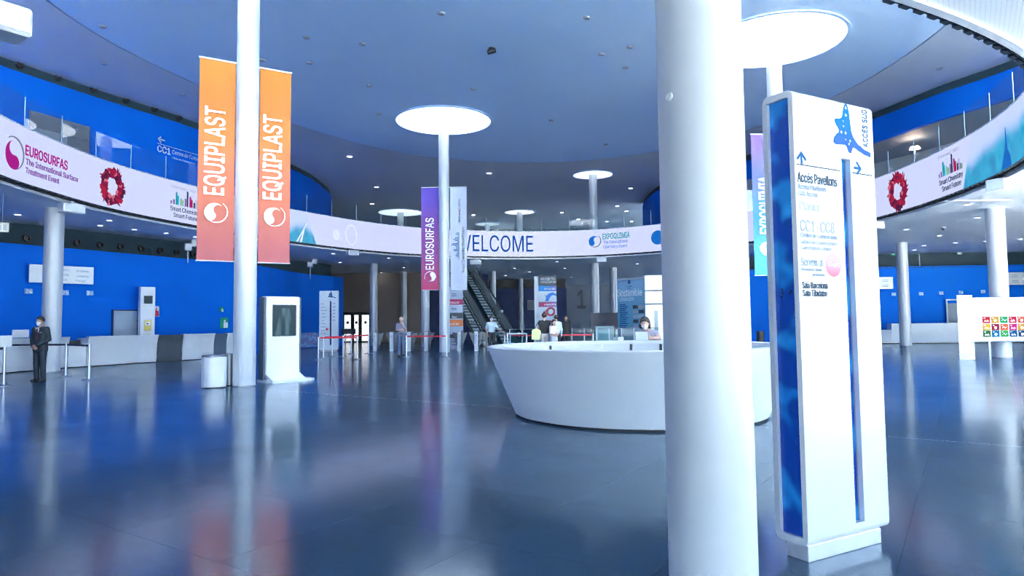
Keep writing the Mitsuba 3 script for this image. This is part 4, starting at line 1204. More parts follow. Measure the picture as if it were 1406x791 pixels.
# far totem at the left wall
def small_totem(px0, px1, py0, py1, lab, ang=0):
    o = fl(px0, py1)
    w = at(px1, py1, o[1])[0] - o[0]
    h = at(px0, py0, o[1])[2]
    k = thing('totem', lab, 'sign')
    t = panel((o[0], o[1], 0), ang)
    w0 = w * 0.60
    m = rrect(0, w, 0.1, h, 0.02).difference(Polygon([(w0 - .05, .35), (w0 + .05, .35), (w0 + .05, h * .83), (w0 - .05, h * .83)]))
    scene[k + '__board'] = mikit.ply(mv(extr(m, 0.2), t @ xf(0, 0, -0.2)), M('totem_small_white', (0.66, 0.72, 0.80), 0.4) if 'mat_totem_small_white' not in scene else 'mat_totem_small_white', False)
    scene[k + '__slot'] = mikit.ply(mv(box(w0 - .05, w0 + .05, .35, h * .83, -0.12, -0.10), t), NAVY, False)
    scene[k + '__plinth'] = mikit.ply(mv(box(.05, w - .05, 0, .1, -.17, -.03), t), STEELD, False)
    sc = h / 2.965
    scene[k + '__board__ray_emblem'] = mikit.ply(mv(extr(RAY, 0.004), t @ xf(w * .62 - .53 * sc, 0, 0.001, sc, sc)), INKB, False)
    L = []
    for i, z in enumerate(np.linspace(h * .78, h * .18, 12)):
        ww = w * (0.16 + 0.2 * ((i * 7) % 5) / 5)
        L.append(box(w * .1, w * .1 + ww, z, z + .035, 0.0, .004))
        if i < 6:
            L.append(box(w * .72, w * .86, z, z + .05, 0.0, .004))
    scene[k + '__board__lettering_rows'] = mikit.ply(mv(cat(*L), t), INKP, False)
    scene[k + '__board__round_mark'] = mikit.ply(mv(extr(Point(w * .42, h * .37).buffer(w * .07, 12), .005), t), REDS, False)


small_totem(438, 463.8, 399.5, 483, 'distant white wayfinding totem with a blue emblem at the end of the left blue wall')
small_totem(1032, 1050.5, 400, 470.5, 'distant white wayfinding totem seen between the near column and the big totem')
# water picture low on the left wall end
PA, PB = on_wall(409, 465)[0], on_wall(437, 465)[0]
v = PB[:2] - PA[:2]
one('water_mural', mv(rbox(0, float(np.hypot(*v)), 0.05, 0.95, 0.01, 0.04, 0.004), panel((PA[0], PA[1], 0), math.degrees(math.atan2(v[1], v[0])))), WATER, 'low blue water picture at the foot of the left wall beside the kiosk', 'picture')

# directory board behind the middle column
o = at(617, 487, 36.6)
k = thing('directory_board', 'white directory board with purple and orange stripes behind the middle column', 'sign')
t = panel((o[0], o[1], 0), 0)
w = at(636, 470, 36.6)[0] - o[0]
scene[k + '__board'] = mikit.ply(mv(rbox(0, w, 0.04, at(625, 396, 36.6)[2] + .1, -0.1, 0.0, 0.01), t), M('board_pale', (0.48, 0.55, 0.68), 0.5), False)
for y0, y1, mt in ((411, 418.5, PURPLE), (429.5, 437.5, CHAR), (439, 448, M('stripe_orange', lin(214, 122, 70), 0.6)), (459, 464, CHAR)):
    add(k + '__stripe', mv(box(0, w, at(620, y1, 36.6)[2], at(620, y0, 36.6)[2], 0.0, 0.012), t), mt)
L = [mv(text(s, 0.11, ww, True), xf(x, at(620, y, 36.6)[2], 0.012)) for s, ww, x, y in (('EUROSURFAS', .52, .03, 417), ('Expo', .25, .15, 436.6), ('EQUIPLAST', .5, .03, 446.5))]
scene[k + '__lettering'] = mikit.ply(mv(cat(*L), t), PRINTW, False)
scene[k + '__small_lettering'] = mikit.ply(mv(cat(*[box(.12, .12 + .3, at(620, y, 36.6)[2], at(620, y, 36.6)[2] + .03, 0, .006) for y in (404, 406.5, 424, 426, 470, 474)]), t), INK, False)
scene[k + '__foot'] = mikit.ply(mv(box(0.05, w - .05, 0, .05, -.25, .15), t), STEELD, False)

# welcome tower
YT = 41.0
o = at(740.5, 470, YT)
w = at(765, 470, YT)[0] - o[0]
k = thing('poster_tower', 'tall slate poster tower with blue and red pictures behind the reception desk', 'sign')
t = panel((o[0], o[1], 0), -3)
ztp = at(750, 378.5, YT)[2]
zz = lambda y: at(750, y, YT)[2]
scene[k + '__core'] = mikit.ply(mv(rbox(0, w, 0, ztp, -0.35, 0.0, 0.01), t), CHAR, False)
scene[k + '__side_face'] = mikit.ply(mv(box(-0.27, 0.0, 0, ztp - .03, -0.12, -0.10), panel((o[0], o[1], 0), -3)), LGREY, False)
scene[k + '__blue_stripe'] = mikit.ply(mv(box(0.0, w, zz(400), zz(392.5), 0, .012), t), M('stripe_blue', mikit.proc(lambda p, n, uv: mix((0.02, 0.25, 0.62), (0.22, 0.20, 0.52), smoothstep(1.9, 2.8, p.x))), 0.6), False)
scene[k + '__blue_picture'] = mikit.ply(mv(box(0.0, w, zz(414.5), zz(400), 0, .008), t), M('pic_pale', (0.52, 0.60, 0.68), 0.5), False)
scene[k + '__red_stripe'] = mikit.ply(mv(box(0.0, w, zz(421.5), zz(414.5), 0, .012), t), M('stripe_red', mikit.proc(lambda p, n, uv: mix((0.36, 0.05, 0.14), (0.22, 0.12, 0.36), smoothstep(1.9, 2.8, p.x))), 0.6), False)
scene[k + '__red_picture'] = mikit.ply(mv(box(0.0, w, zz(440), zz(421.5), 0, .008), t), 'mat_pic_pale', False)
scene[k + '__lower_stripe'] = mikit.ply(mv(box(0.0, w, zz(447), zz(440), 0, .012), t), M('stripe_red2', (0.40, 0.10, 0.14), 0.6), False)
scene[k + '__lower_picture'] = mikit.ply(mv(box(0.0, w, 0.3, zz(447), 0, .008), t), 'mat_pic_pale', False)
scene[k + '__lettering'] = mikit.ply(mv(cat(mv(text('WELCOME TO A', .13, .88, True), xf(.13, zz(384.5), .012)), mv(text('UNIQUE EDITION', .13, .95, True), xf(.11, zz(388.7), .012)), mv(text('EXPOQUIMIA', .11, .68, True), xf(.35, zz(398), .014)), mv(text('EUROSURFAS', .11, .72, True), xf(.35, zz(419.5), .014))), t), PRINTW, False)
_r = random.Random(4)
_sp = [Polygon([(0.40, zz(413.8)), (0.44, zz(408)), (0.60, zz(403)), (0.85, zz(401.5)), (1.08, zz(404)), (1.08, zz(407)), (.88, zz(405)), (0.70, zz(408)), (0.58, zz(413.8))]), Polygon([(.45, zz(408)), (.36, zz(405)), (.5, zz(407))])]
scene[k + '__blue_splash'] = mikit.ply(mv(cat(*[extr(q, .004) for q in _sp]), t @ xf(0, 0, .008)), M('splash_blue', (0.01, 0.16, 0.55), 0.5), False)
_m = [mv(extr(affinity.scale(ring_poly(.28, .16, 12), 1, 1), .004), xf(.72, zz(428)))]
for i in range(12):
    a = _r.uniform(0, 6.28)
    _m.append(mv(extr(Polygon([(0, 0), (.10, .02), (.04, .10)]), .005), xf(.42 + .2 * math.cos(a) * _r.random(), zz(430) + .22 * math.sin(a) * _r.random(), 0, rot=_r.uniform(0, 360))))
scene[k + '__red_splash'] = mikit.ply(mv(cat(*_m), t @ xf(0, 0, .008)), M('splash_red', (0.30, 0.02, 0.05), 0.5), False)

# the dark wall with the numeral, video wall and the poster
p = at(803, 410, 70.0)
k = thing('wall_numeral', 'large dark numeral 1 on the grey far wall', 'sign')
scene[k] = mikit.ply(mv(text('1', 1.9, 0.95, True, 0.03, center=True), panel((p[0], 73.38, at(800, 423, 73)[2]), 0)), M('numeral_grey', (0.09, 0.10, 0.12), 0.6), False)
YV = 48.8
pa, pb = at(813, 452, YV), at(848, 452, YV)
k = thing('video_wall', 'dark unlit video wall left of the Sostenible poster', 'screen')
scene[k + '__panel'] = mikit.ply(box(pa[0], pb[0], YV - 5.2, YV - 5.05, at(830, 452, YV - 5)[2], at(830, 429.5, YV - 5)[2]).apply_translation((-(pa[0] + pb[0]) / 2 * 0.105, 0, 0)), M('video_dark', (0.035, 0.035, 0.06), 0.3), False)
scene[k + '__stand'] = mikit.ply(box(pa[0] * .9 + .2, pb[0] * .9 - .2, YV - 5.1, YV - 5.0, 0, at(830, 451, YV - 5)[2]), BLACK, False)
YP = 38.5
pa, pb = at(848.5, 470, YP), at(887.5, 470, YP - 1.5)
v = pb[:2] - pa[:2]
w = float(np.hypot(*v)); ang = math.degrees(math.atan2(v[1], v[0]))
t = panel((pa[0], pa[1], 0), ang)
zP = lambda y: at(866, y, YP - .7)[2]
k = thing('poster_wall', 'tall blue poster reading Sostenible behind the woman at the desk', 'poster')
scene[k + '__panel'] = mikit.ply(mv(rbox(0, w, 0, zP(384.5), -0.12, 0, 0.01), t), POSTERB, False)
scene[k + '__top_rail'] = mikit.ply(mv(tube([(0, zP(383), 0), (w, zP(383), 0)], 0.04, 8), t), LGREY, 40)
scene[k + '__panel__heading'] = mikit.ply(mv(text('Sostenible', 0.40, w * .86, False, .01), t @ xf(.06, zP(406.5), .004)), PRINTW, False)
scene[k + '__panel__subheading'] = mikit.ply(mv(text('Sustainable', 0.24, w * .58, False, .01), t @ xf(.06, zP(413), .004)), M('print_pale_blue', (0.55, 0.70, 0.80), .6), False)
scene[k + '__panel__logo'] = mikit.ply(mv(cat(extr(Polygon([(0, 0), (.12, .1), (.06, .22), (-.06, .22), (-.12, .1)]), .01), mv(text('Barcelona', .08, .4, center=True), xf(0, -.15)), mv(text('2030', .06, .2, center=True), xf(0, -.26))), t @ xf(w * .45, zP(390.5), .003)), INKB, False)
scene[k + '__panel__text_rows'] = mikit.ply(mv(cat(*[box(w * .08, w * (.30 + .12 * ((i * 5) % 3) / 3), zP(y), zP(y) + .06, 0, .006) for i, y in enumerate(np.arange(419, 452, 2.6))]), t), INKB, False)
_q = []
for i in range(5):
    for j in range(2):
        x0 = w * (.56 + .2 * j)
        _q.append((x0, x0 + w * .18, zP(424 + i * 6.5), zP(419.5 + i * 6.5)))
for i, q in enumerate(_q):
    add(k + '__panel__photo', mv(box(q[0], q[1], q[2], q[3], 0, .008), t), (CHAR, GREY, INKP)[i % 3])
# bright wall piece right of the poster
YW = 37.0
pa, pb = at(887, 470, YW), at(912, 470, YW)
k = thing('white_cabinet_wall', 'bright white panelled wall unit with a narrow door right of the poster', 'cabinet')
for z0, z1 in ((zP(400), zP(379.5)), (zP(418), zP(401)), (0.02, zP(419))):
    add(k + '__panel', rbox(pa[0], pb[0], YW, YW + 0.3, z0 + .02, z1, .01), WHITEG)
scene[k + '__door_opening'] = mikit.ply(box(at(898.5, 440, YW)[0], at(903.5, 440, YW)[0], YW - .02, YW, 0.3, zP(427)), M('door_green', (0.22, 0.34, 0.38), .3), False)

# glass barrier and stair rail behind the desk
k = thing('glass_barrier', 'row of teal glass barrier panels on steel posts behind the reception desk', 'barrier')
YG = 34.5
gx = [at(x, 470, YG)[0] for x in np.linspace(700, 905, 13)]
for i in range(12):
    a, b = gx[i], gx[i + 1]
    v4 = np.array([[a + .04, YG, .08], [b - .04, YG, .08], [b - .04, YG, 1.05], [a + .04, YG, 1.05]])
    add(k + '__pane', (v4, np.array([[0, 1, 2], [0, 2, 3]])), GLASST)
    add(k + '__post', box(a - .025, a + .025, YG - .025, YG + .025, 0, 1.1), LGREY)
scene[k + '__rail'] = mikit.ply(tube([(gx[0], YG, 1.1), (gx[-1], YG, 1.1)], .018, 8), STEELD, 40)
k = thing('barrier_gate', 'white tubular gate frame at the left end of the glass barrier', 'gate')
pa, pb = at(697, 470, 27.5), at(723, 470, 27.5)
scene[k + '__frame'] = mikit.ply(tube([(pa[0], 27.5, 0), (pa[0], 27.5, 1.0), (pb[0], 27.5, 1.0), (pb[0], 27.5, 0)], .035, 10), WHITE, 40)
scene[k + '__pane'] = mikit.ply((np.array([[pa[0] + .06, 27.5, .1], [pb[0] - .06, 27.5, .1], [pb[0] - .06, 27.5, .94], [pa[0] + .06, 27.5, .94]]), np.array([[0, 1, 2], [0, 2, 3]])), GLASST)
for px, lab in ((830, 'pale box unit behind the glass barrier'),):
    p = at(px, 460, 36.5)
    one('plinth_box', rbox(p[0] - .5, p[0] + .5, 36.3, 36.9, 0, 1.2, .01), M('pale_teal', (0.30, 0.42, 0.46), .5), lab, 'box')
p = at(717, 455, 46)
one('notice_paper', box(*(at(714, 450, 61.0)[0], at(720, 450, 61.0)[0]), 61.65, 61.7, at(716, 453, 61.5)[2], at(716, 445, 61.5)[2]), WHITE, 'white paper notice fixed on the slim column left of the poster tower', 'notice')
p = at(733.5, 420, 61.9)
one('wall_board', box(at(724, 420, 61.9)[0], at(745, 420, 61.9)[0], 61.85, 61.95, at(735, 426, 61.9)[2], at(735, 412, 61.9)[2]), M('board_dim', (0.30, 0.31, 0.34), .6), 'pale board on the navy wall behind the escalator', 'board')
# small paper / card stand on the desk and laptop
def desk_pt(px, py):
    return fl(px, py, DH)


p = np.array([2.32, DC[1] + 2.30, DH + 0.005])
p = at(852.5, 468, 13.30); p[2] = DH + .005
k = thing('card_stand', 'small white card stand on the rim of the reception desk', 'card')
scene[k + '__card'] = mikit.ply(mv(rbox(-.055, .055, 0, .075, -.004, .004, .002), panel(p, 0)), WHITEG, False)
scene[k + '__side_card'] = mikit.ply(mv(rbox(-.15, -.06, 0, .07, -.03, -.02, .002), panel(p, 0)), GREY, False)
p = at(881.5, 468, 13.30); p[2] = DH + .005
k = thing('laptop', 'silver laptop open on the desk in front of the woman', 'laptop')
LT = panel(p, 4)
scene[k + '__lid'] = mikit.ply(mv(rbox(-.125, .125, 0.0, .17, -.004, .004, .003), LT @ np.array([[1, 0, 0, 0], [0, .97, .2, 0.005], [0, -.2, .97, 0], [0, 0, 0, 1.0]])), M('laptop_silver', (0.42, 0.48, 0.62), .35, .3), False)
scene[k + '__base'] = mikit.ply(mv(rbox(-.125, .125, 0.0, .012, -.17, -.004, .003), LT), 'mat_laptop_silver', False)
scene[k + '__lid__badge'] = mikit.ply(mv(extr(Point(0, .085).buffer(.012, 12), .003), LT @ xf(0, 0, .022)), LGREY, False)

# ------------------------------------------------------------------ right side
SO = fl(1330, 493.6)
k = thing('goals_sign', 'white sign board with three rows of coloured squares beside the right column', 'sign')
SA = 0
f = frame((SO[0], SO[1], 0), SA)
zs = lambda y: at(1345, y, SO[1])[2]
scene[k + '__post'] = mikit.ply(mv(extr(Polygon([(-0.30, 0.02), (0.02, -0.10), (0.27, 0.05), (0.0, 0.25)]), zs(405)), f), WHITEG, False)
YS = SO[1]
t = panel((SO[0] + 0.18, SO[1] - 0.02, 0), SA)
PZ0, PZ1 = zs(469), zs(408.5)
scene[k + '__board'] = mikit.ply(mv(rbox(0, 3.6, PZ0, PZ1, -0.08, 0, 0.01), t), 'mat_totem_white', False)
scene[k + '__leg'] = mikit.ply(mv(cat(box(0.55, 0.62, 0, PZ0, -.06, -.02), box(3.3, 3.5, 0, PZ0, -.1, -.02)), t), LGREY, False)
SDG = [(197, 31, 55), (221, 166, 58), (36, 152, 96), (196, 25, 70), (236, 90, 70), (38, 189, 226), (250, 195, 60), (150, 25, 66), (240, 110, 70), (221, 19, 130), (240, 160, 60), (190, 139, 46), (50, 110, 70), (10, 120, 180), (60, 170, 90), (0, 90, 150), (25, 72, 120), (25, 60, 110)]
sq, gp, x00 = 0.262, 0.048, 0.36
zr = [zs(441.5), zs(451.5), zs(460.5)]
for i, c in enumerate(SDG):
    r, cc = i // 6, i % 6
    hh = 0.222
    x, z = x00 + cc * (sq + gp), zr[r] + 0.0
    kq = numbered(k + '__square')
    scene[kq] = mikit.ply(mv(rbox(x, x + sq, z - .06, z - .06 + hh, 0.0, .012, .003), t), M('goal_%d' % i, [v * 0.5 for v in lin(*c)], .6, spec=0.1), False)
    g = {0: [box(.05, .21, .05, .08, 0, .006), box(.07, .10, .08, .12, 0, .006), box(.15, .18, .08, .12, 0, .006)], 1: [mv(extr(Point(0, 0).buffer(.05, 10), .006), xf(.13, .09))], 2: [mv(extr(Polygon([(0, 0), (.07, .05), (.1, 0), (.17, .04), (.17, .02), (.1, -.03), (.07, .02), (0, -.02)]), .006), xf(.05, .09))]}[i % 3]
    g = g + [box(.03, .09, .16, .19, 0, .006)]
    kq = kq + '__symbol'
    scene[kq] = mikit.ply(mv(cat(*g), t @ xf(x, z - .06, .012)), PRINTW, False)
scene[k + '__small_lettering'] = mikit.ply(mv(cat(*[mv(text(s, .045, w), xf(x, z, 0)) for s, w, x, z in (('Sostenibilitat', .3, .48, zs(416)), ('Objectius de Desenvolupament', .55, 1.42, zs(415.5)), ('Sostenible', .3, 1.42, zs(417.8)), ('Fira', .16, .45, zs(465)), ('Congressos', .24, 1.0, zs(465)), ('Global', .16, 1.42, zs(465)))]), t), INKP, False)
scene[k + '__small_marks'] = mikit.ply(mv(cat(mv(extr(Polygon([(0, 0), (.07, .05), (.05, .0)]), .004), xf(.36, zs(416.2))), mv(extr(Polygon([(0, .05), (.07, 0), (.02, .0)]), .004), xf(1.28, zs(416.2)))), t), INK, False)

# right counters
def rcounter(pa, pb, h, lab, mat=None):
    k = thing('ticket_counter', lab, 'counter')
    v = pb[:2] - pa[:2]
    L = float(np.hypot(*v))
    f = frame((pa[0], pa[1], 0), math.degrees(math.atan2(v[1], v[0])))
    prof = Polygon([(0, .04), (-.05, .5), (-.12, h), (.5, h), (.5, .04)])
    scene[k + '__front'] = mikit.ply(mv(extr(prof, L), f @ np.array([[0, 0, 1, 0], [1, 0, 0, 0], [0, 1, 0, 0], [0, 0, 0, 1.0]])), mat or M('counter_pale', (0.66, 0.72, 0.80), .3), False)
    scene[k + '__plinth'] = mikit.ply(mv(box(0, L, .03, .5, 0, .05), f), BLACK, False)


R0, R1, R2 = fl(1208, 472.2), fl(1224, 472), fl(1450, 470.5)
rcounter(R1, R2, 1.15, 'long pale counter in front of the right blue wall')
rcounter(R0, R1, 0.80, 'low pale counter end beside the totem in front of the right blue wall', 'mat_counter_pale')
WR = np.array(WRP)
plate(1227, 404, '31', 'number plate reading 31 beside the sign board nearest the big totem', WR)
plate(1264.5, 403.5, '32', 'number plate reading 32 just right of the right blue wall column', WR)
plate(1292, 402.5, '33', 'number plate reading 33 in the middle of the right blue wall', WR)
plate(1319, 401.5, '34', 'number plate reading 34 above the post of the coloured squares sign', WR)
plate(1349.5, 400.5, '35', 'number plate reading 35 above the coloured squares board, left of the column', WR)
for xa, xb, y0, y1, lab in ((1192, 1226.5, 380.5, 397, 'white sign board beside the totem on the right blue wall'), (1384, 1418, 374, 391, 'white sign board on the right blue wall at the picture edge')):
    p, a = on_wall((xa + xb) / 2, (y0 + y1) / 2, WR)
    p = p + (EYE - p) * .015
    pL, pR = at(xa, y0, p[1]), at(xb, y1, p[1])
    k = thing('sign_board', lab, 'sign')
    w = pR[0] - pL[0]
    t = panel((pL[0], p[1], 0), 0)
    scene[k + '__board'] = mikit.ply(mv(rbox(0, w, pR[2], pL[2], -.03, .03, .01), t), WHITE, False)
    scene[k + '__lettering'] = mikit.ply(mv(cat(*[box(w * x, w * (x + .25), pR[2] + (pL[2] - pR[2]) * z, pR[2] + (pL[2] - pR[2]) * z + .03, .03, .034) for x in (.15, .55) for z in (.2, .3, .62, .75)]), t), INKP, False)
    scene[k + '__bracket'] = mikit.ply(mv(cat(box(w * .2, w * .23, pR[2] + .2, pR[2] + .25, -.9, -.03), box(w * .8, w * .83, pR[2] + .2, pR[2] + .25, -.9, -.03)), t), GREY, False)
p, a = on_wall(1321, 440, WR)
k = thing('wall_door', 'grey door in the right blue wall behind the sign post', 'door')
t = panel((p[0] - .9, p[1] - .05, 0), a)
scene[k + '__leaf'] = mikit.ply(mv(rbox(0, 1.5, 0, at(1310, 416.5, p[1])[2], 0, .05, .01), t), M('door_grey', (0.25, .30, .36), .5), False)
scene[k + '__frame'] = mikit.ply(mv(cat(box(-.08, 0, 0, 2.5, 0, .07), box(-.08, 1.5, 2.48, 2.56, 0, .07)), t), LGREY, False)
for px, py, Y, lab, mt in ((1317.5, 346, 41.0, 'small white box in the dark strip above the right blue wall', LGREY), (1388.5, 339.5, 40.5, 'small pale sign in the dark strip near the right column', LGREY), (1226, 348, 41.5, 'small green exit sign at the left of the right dark strip', GREEN)):
    p = at(px, py, Y)
    k = thing('strip_sign', lab, 'sign')
    scene[k + '__plate'] = mikit.ply(mv(rbox(-.15, .15, -.15, .15, -.02, .02, .01), panel(p, 0)), mt, False)
    scene[k + '__mark'] = mikit.ply(mv(box(-.08, .08, -.07, .06, .02, .026), panel(p, 0)), PRINTW if mt == GREEN else GREY, False)
    scene[k + '__arm'] = mikit.ply(tube([p, (p[0], p[1], ZS)], .012, 6), GREY, False)
p = fl(1295, 312, ZS)
k = thing('security_camera', 'dark dome camera on the right soffit', 'camera')
scene[k + '__base'] = mikit.ply(lathe([(0, ZS - .05), (.1, ZS - .05), (.1, ZS), (0, ZS)], 16, (p[0], p[1], 0)), GREY, 40)
scene[k + '__dome'] = mikit.ply(lathe([(0, ZS - .14), (.05, ZS - .125), (.08, ZS - .05), (0, ZS - .05)], 16, (p[0], p[1], 0)), BLACK, 40)
one('soffit_panel_light', mv(box(-1.1, 1.1, -.1, .1, ZS - .02, ZS), frame((fl(1340, 275.5, ZS)[0], fl(1340, 275.5, ZS)[1], 0), 0)), WHITE, 'thin white linear strip on the right soffit beside the column', 'strip light')
one('cup_dispenser', cat(lathe([(0, 0), (.18, 0), (.18, .9), (0, .9)], 20, (at(1044.5, 470, 33)[0], 33, 0))), BLACK, 'black cylindrical waste bin beside the distant right totem', 'bin', 40)

# ------------------------------------------------------------------ people
def sph(p, r, n=18):
    return Manifold.sphere(float(r), n).translate([float(v) for v in p])


def bone(a, b, ra, rb):
    return Manifold.batch_hull([sph(a, ra), sph(b, rb)])


def chain(pts):
    return [bone(a[0], b[0], a[1], b[1]) for a, b in zip(pts, pts[1:])]


def tri(m):
    q = m.to_mesh()
    return trimesh.Trimesh(np.array(q.vert_properties)[:, :3], np.array(q.tri_verts), process=True)


def fuse(parts, smooth_it=8, edge=0.03):
    m = Manifold.batch_boolean(parts, m3.OpType.Add)
    if edge:
        m = m.refine_to_length(edge)
    t = tri(m)
    if smooth_it:
        trimesh.smoothing.filter_taubin(t, iterations=smooth_it)
    return t


def ell(c, r, n=24):
    return Manifold.sphere(1.0, n).scale([float(v) for v in r]).translate([float(v) for v in c])


def hand(w, d, side, up=(0, 0, 1)):
    """a half-closed hand at the wrist w pointing along d"""
    w, d = np.array(w, float), np.array(d, float) / np.linalg.norm(d)
    u = np.array(up, float) - d * np.dot(up, d)
    if np.linalg.norm(u) < 1e-3:
        u = np.array([0, 1.0, 0]) - d * d[1]
    u /= np.linalg.norm(u)
    s = np.cross(d, u)
    out = [Manifold.batch_hull([sph(w, .024, 10), sph(w + d * .07 + u * .03, .013, 10), sph(w + d * .07 - u * .03, .013, 10), sph(w + d * .03 - u * .025, .014, 10)])]
    for i, (o, l) in enumerate(((.031, .062), (.010, .072), (-.011, .066), (-.031, .052))):
        a = w + d * .075 + u * o
        b = a + d * l * .5 + s * side * .008
        c = b + (d * .75 + s * side * .66) * l * .35
        e = c + (d * .35 + s * side * .9) * l * .3
        out += chain([(a, .0092), (b, .0086), (c, .008), (e, .0072)])
    a = w + d * .025 + u * .026
    out += chain([(a, .012), (a + d * .03 + u * .028, .0105), (a + d * .055 + u * .036 + s * side * .01, .0085)])
    return out


def person(loc, heading, J, clothes, label, extras=None, skin=SKIN, hairmat=HAIR, hair=1, mask=False, headdir=(0, -1, 0), scale=1.0):
    """J: joints in the figure's own space (x to its left, -y is its front)"""
    k = thing('person', label, 'person')
    S = np.diag([scale, scale, scale, 1.0])
    F = frame((loc[0], loc[1], 0), heading) @ S
    hd = np.array(J['head'], float)
    fd = np.array(headdir, float); fd /= np.linalg.norm(fd)
    sd = np.cross(fd, [0, 0, 1]); sd /= np.linalg.norm(sd)      # to the figure's right seen along fd
    upv = np.cross(sd, fd)

    def H(f, s, u):
        return hd + fd * f + sd * s + upv * u
    head = Manifold.batch_hull([sph(H(-.015, 0, .035), .088, 24), sph(H(.012, 0, .03), .076, 24), sph(H(.045, 0, -.075), .038, 16), sph(H(.03, .03, -.05), .04, 16), sph(H(.03, -.03, -.05), .04, 16)])
    face = [head, bone(H(.085, 0, .015), H(.103, 0, -.02), .010, .014)]
    for s in (-1, 1):
        face += [sph(H(-.005, s * .078, -.005), .020, 10), sph(H(.078, s * .032, .014), .012, 10)]
    face += [bone(H(.082, -.02, -.052), H(.082, .02, -.052), .008, .008)]
    neck = bone(J['neck'], H(-.012, 0, -.06), .058, .052)
    body = [neck] + face
    for s in ('l', 'r'):
        body += chain([(J['sh' + s], .052), (J['el' + s], .040), (J['wr' + s], .027)])
        body += chain([(J['hip' + s], .085), (J['kn' + s], .055), (J['an' + s], .038)])
        a = np.array(J['an' + s])
        body += [bone(a + [0, .03, -.05], a + [0, -.14, -.055], .035, .028)]
    body += [Manifold.batch_hull([sph(J['shl'], .05), sph(J['shr'], .05), sph(np.array(J['chest']) + [.07, 0, 0], .10), sph(np.array(J['chest']) - [.07, 0, 0], .10)]),
             Manifold.batch_hull([sph(np.array(J['chest']) + [.07, 0, 0], .10), sph(np.array(J['chest']) - [.07, 0, 0], .10), sph(np.array(J['pel']) + [.06, 0, 0], .095), sph(np.array(J['pel']) - [.06, 0, 0], .095)])]
    bt = fuse(body, 4, 0.035)
    bm = Manifold(m3.Mesh(np.array(bt.vertices, np.float32), np.array(bt.faces, np.uint32)))
    hands = []
    for s, sg in (('l', 1), ('r', -1)):
        hands += hand(J['wr' + s], J.get('hd' + s, np.array(J['wr' + s]) - np.array(J['el' + s])), sg)
    try:
        full = Manifold.batch_boolean([bm] + hands, m3.OpType.Add)
        ft = tri(full)
        assert len(ft.faces) > 500
    except Exception:
        ft = cat(bt, *[tri(h) for h in hands])
    scene[k + '__body'] = mikit.ply(mv(ft, F), skin, 50)

    def torso(g, z0=None):
        c, p = np.array(J['chest'], float), np.array(J['pel'], float)
        return [Manifold.batch_hull([sph(J['shl'], .058 + g), sph(J['shr'], .058 + g), sph(c + [.08, 0, 0], .108 + g), sph(c - [.08, 0, 0], .108 + g), sph(np.array(J['neck']) - [0, 0, .03], .06)]),
                Manifold.batch_hull([sph(c + [.08, 0, 0], .108 + g), sph(c - [.08, 0, 0], .108 + g), sph(p + [.055, 0, .06], .10 + g), sph(p - [.055, 0, -.06], .10 + g)])]

    for name, kind, mat in clothes:
        if kind == 'jacket':
            ms = torso(.022)
            p = np.array(J['pel'], float)
            ms += [Manifold.batch_hull([sph(p + [.06, 0, .08], .125), sph(p - [.06, 0, -.08], .125), sph(p + [.07, 0, -.09], .125), sph(p - [.07, 0, .09], .125)])]
            for s in ('l', 'r'):
                w = np.array(J['wr' + s], float); e = np.array(J['el' + s], float)
                ms += chain([(J['sh' + s], .075), (J['el' + s], .058), (w + (e - w) * .08, .044)])
        elif kind in ('shirt', 'top'):
            ms = torso(.012)
            for s in ('l', 'r'):
                a, e = np.array(J['sh' + s], float), np.array(J['el' + s], float)
                ms += [bone(a, a + (e - a) * (.78 if kind == 'shirt' else .35), .068, .058)]
        elif kind == 'longshirt':
            ms = torso(.012)
            for s in ('l', 'r'):
                ms += chain([(J['sh' + s], .066), (J['el' + s], .054), (J['wr' + s], .038)])
        elif kind == 'trousers':
            p = np.array(J['pel'], float)
            ms = [Manifold.batch_hull([sph(p + [.06, 0, .02], .108), sph(p - [.06, 0, -.02], .108), sph(J['hipl'], .105), sph(J['hipr'], .105)])]
            for s in ('l', 'r'):
                a = np.array(J['an' + s], float)
                ms += chain([(J['hip' + s], .105), (J['kn' + s], .075), (a + [0, 0, -.02], .062)])
        elif kind == 'shoes':
            ms = []
            for s in ('l', 'r'):
                a = np.array(J['an' + s], float)
                h = Manifold.batch_hull([sph(a + [0, .035, -.045], .045), sph(a + [0, -.15, -.055], .038), sph(a + [0, -.05, -.02], .045)])
                ms.append(h)
        t = fuse(ms, 6, 0.035)
        if kind == 'shoes':
            v = np.array(t.vertices); v[:, 2] = np.maximum(v[:, 2], 0.0); t.vertices = v
        scene[f'{k}__{name}'] = mikit.ply(mv(t, F), mat, 60)
    if hair:
        g = Manifold.batch_hull([sph(H(-.022, 0, .045), .097, 24), sph(H(.005, 0, .06), .082, 24)])
        cutb = Manifold.batch_hull([sph(H(.115, s, u), .055, 12) for s in (-.06, .06) for u in (.035, -.16)] + [sph(H(.04, s, -.03), .04, 12) for s in (-.06, .06)])
        parts = [g - cutb]
        if hair == 2:   # long
            parts.append(Manifold.batch_hull([sph(H(-.05, 0, .02), .085), sph(H(-.07, 0, -.14), .075)]))
        if hair == 3:   # bob
            for s in (-1, 1):
                parts.append(Manifold.batch_hull([sph(H(-.03, s * .055, .03), .05), sph(H(-.035, s * .085, -.10), .026)]))
            parts.append(Manifold.batch_hull([sph(H(-.05, 0, .02), .08), sph(H(-.06, 0, -.10), .06)]))
        if hair == 4:   # bun
            parts.append(sph(H(-.06, 0, .14), .05))
        scene[k + '__hair'] = mikit.ply(mv(fuse(parts, 2, 0.02), F), hairmat, 60)
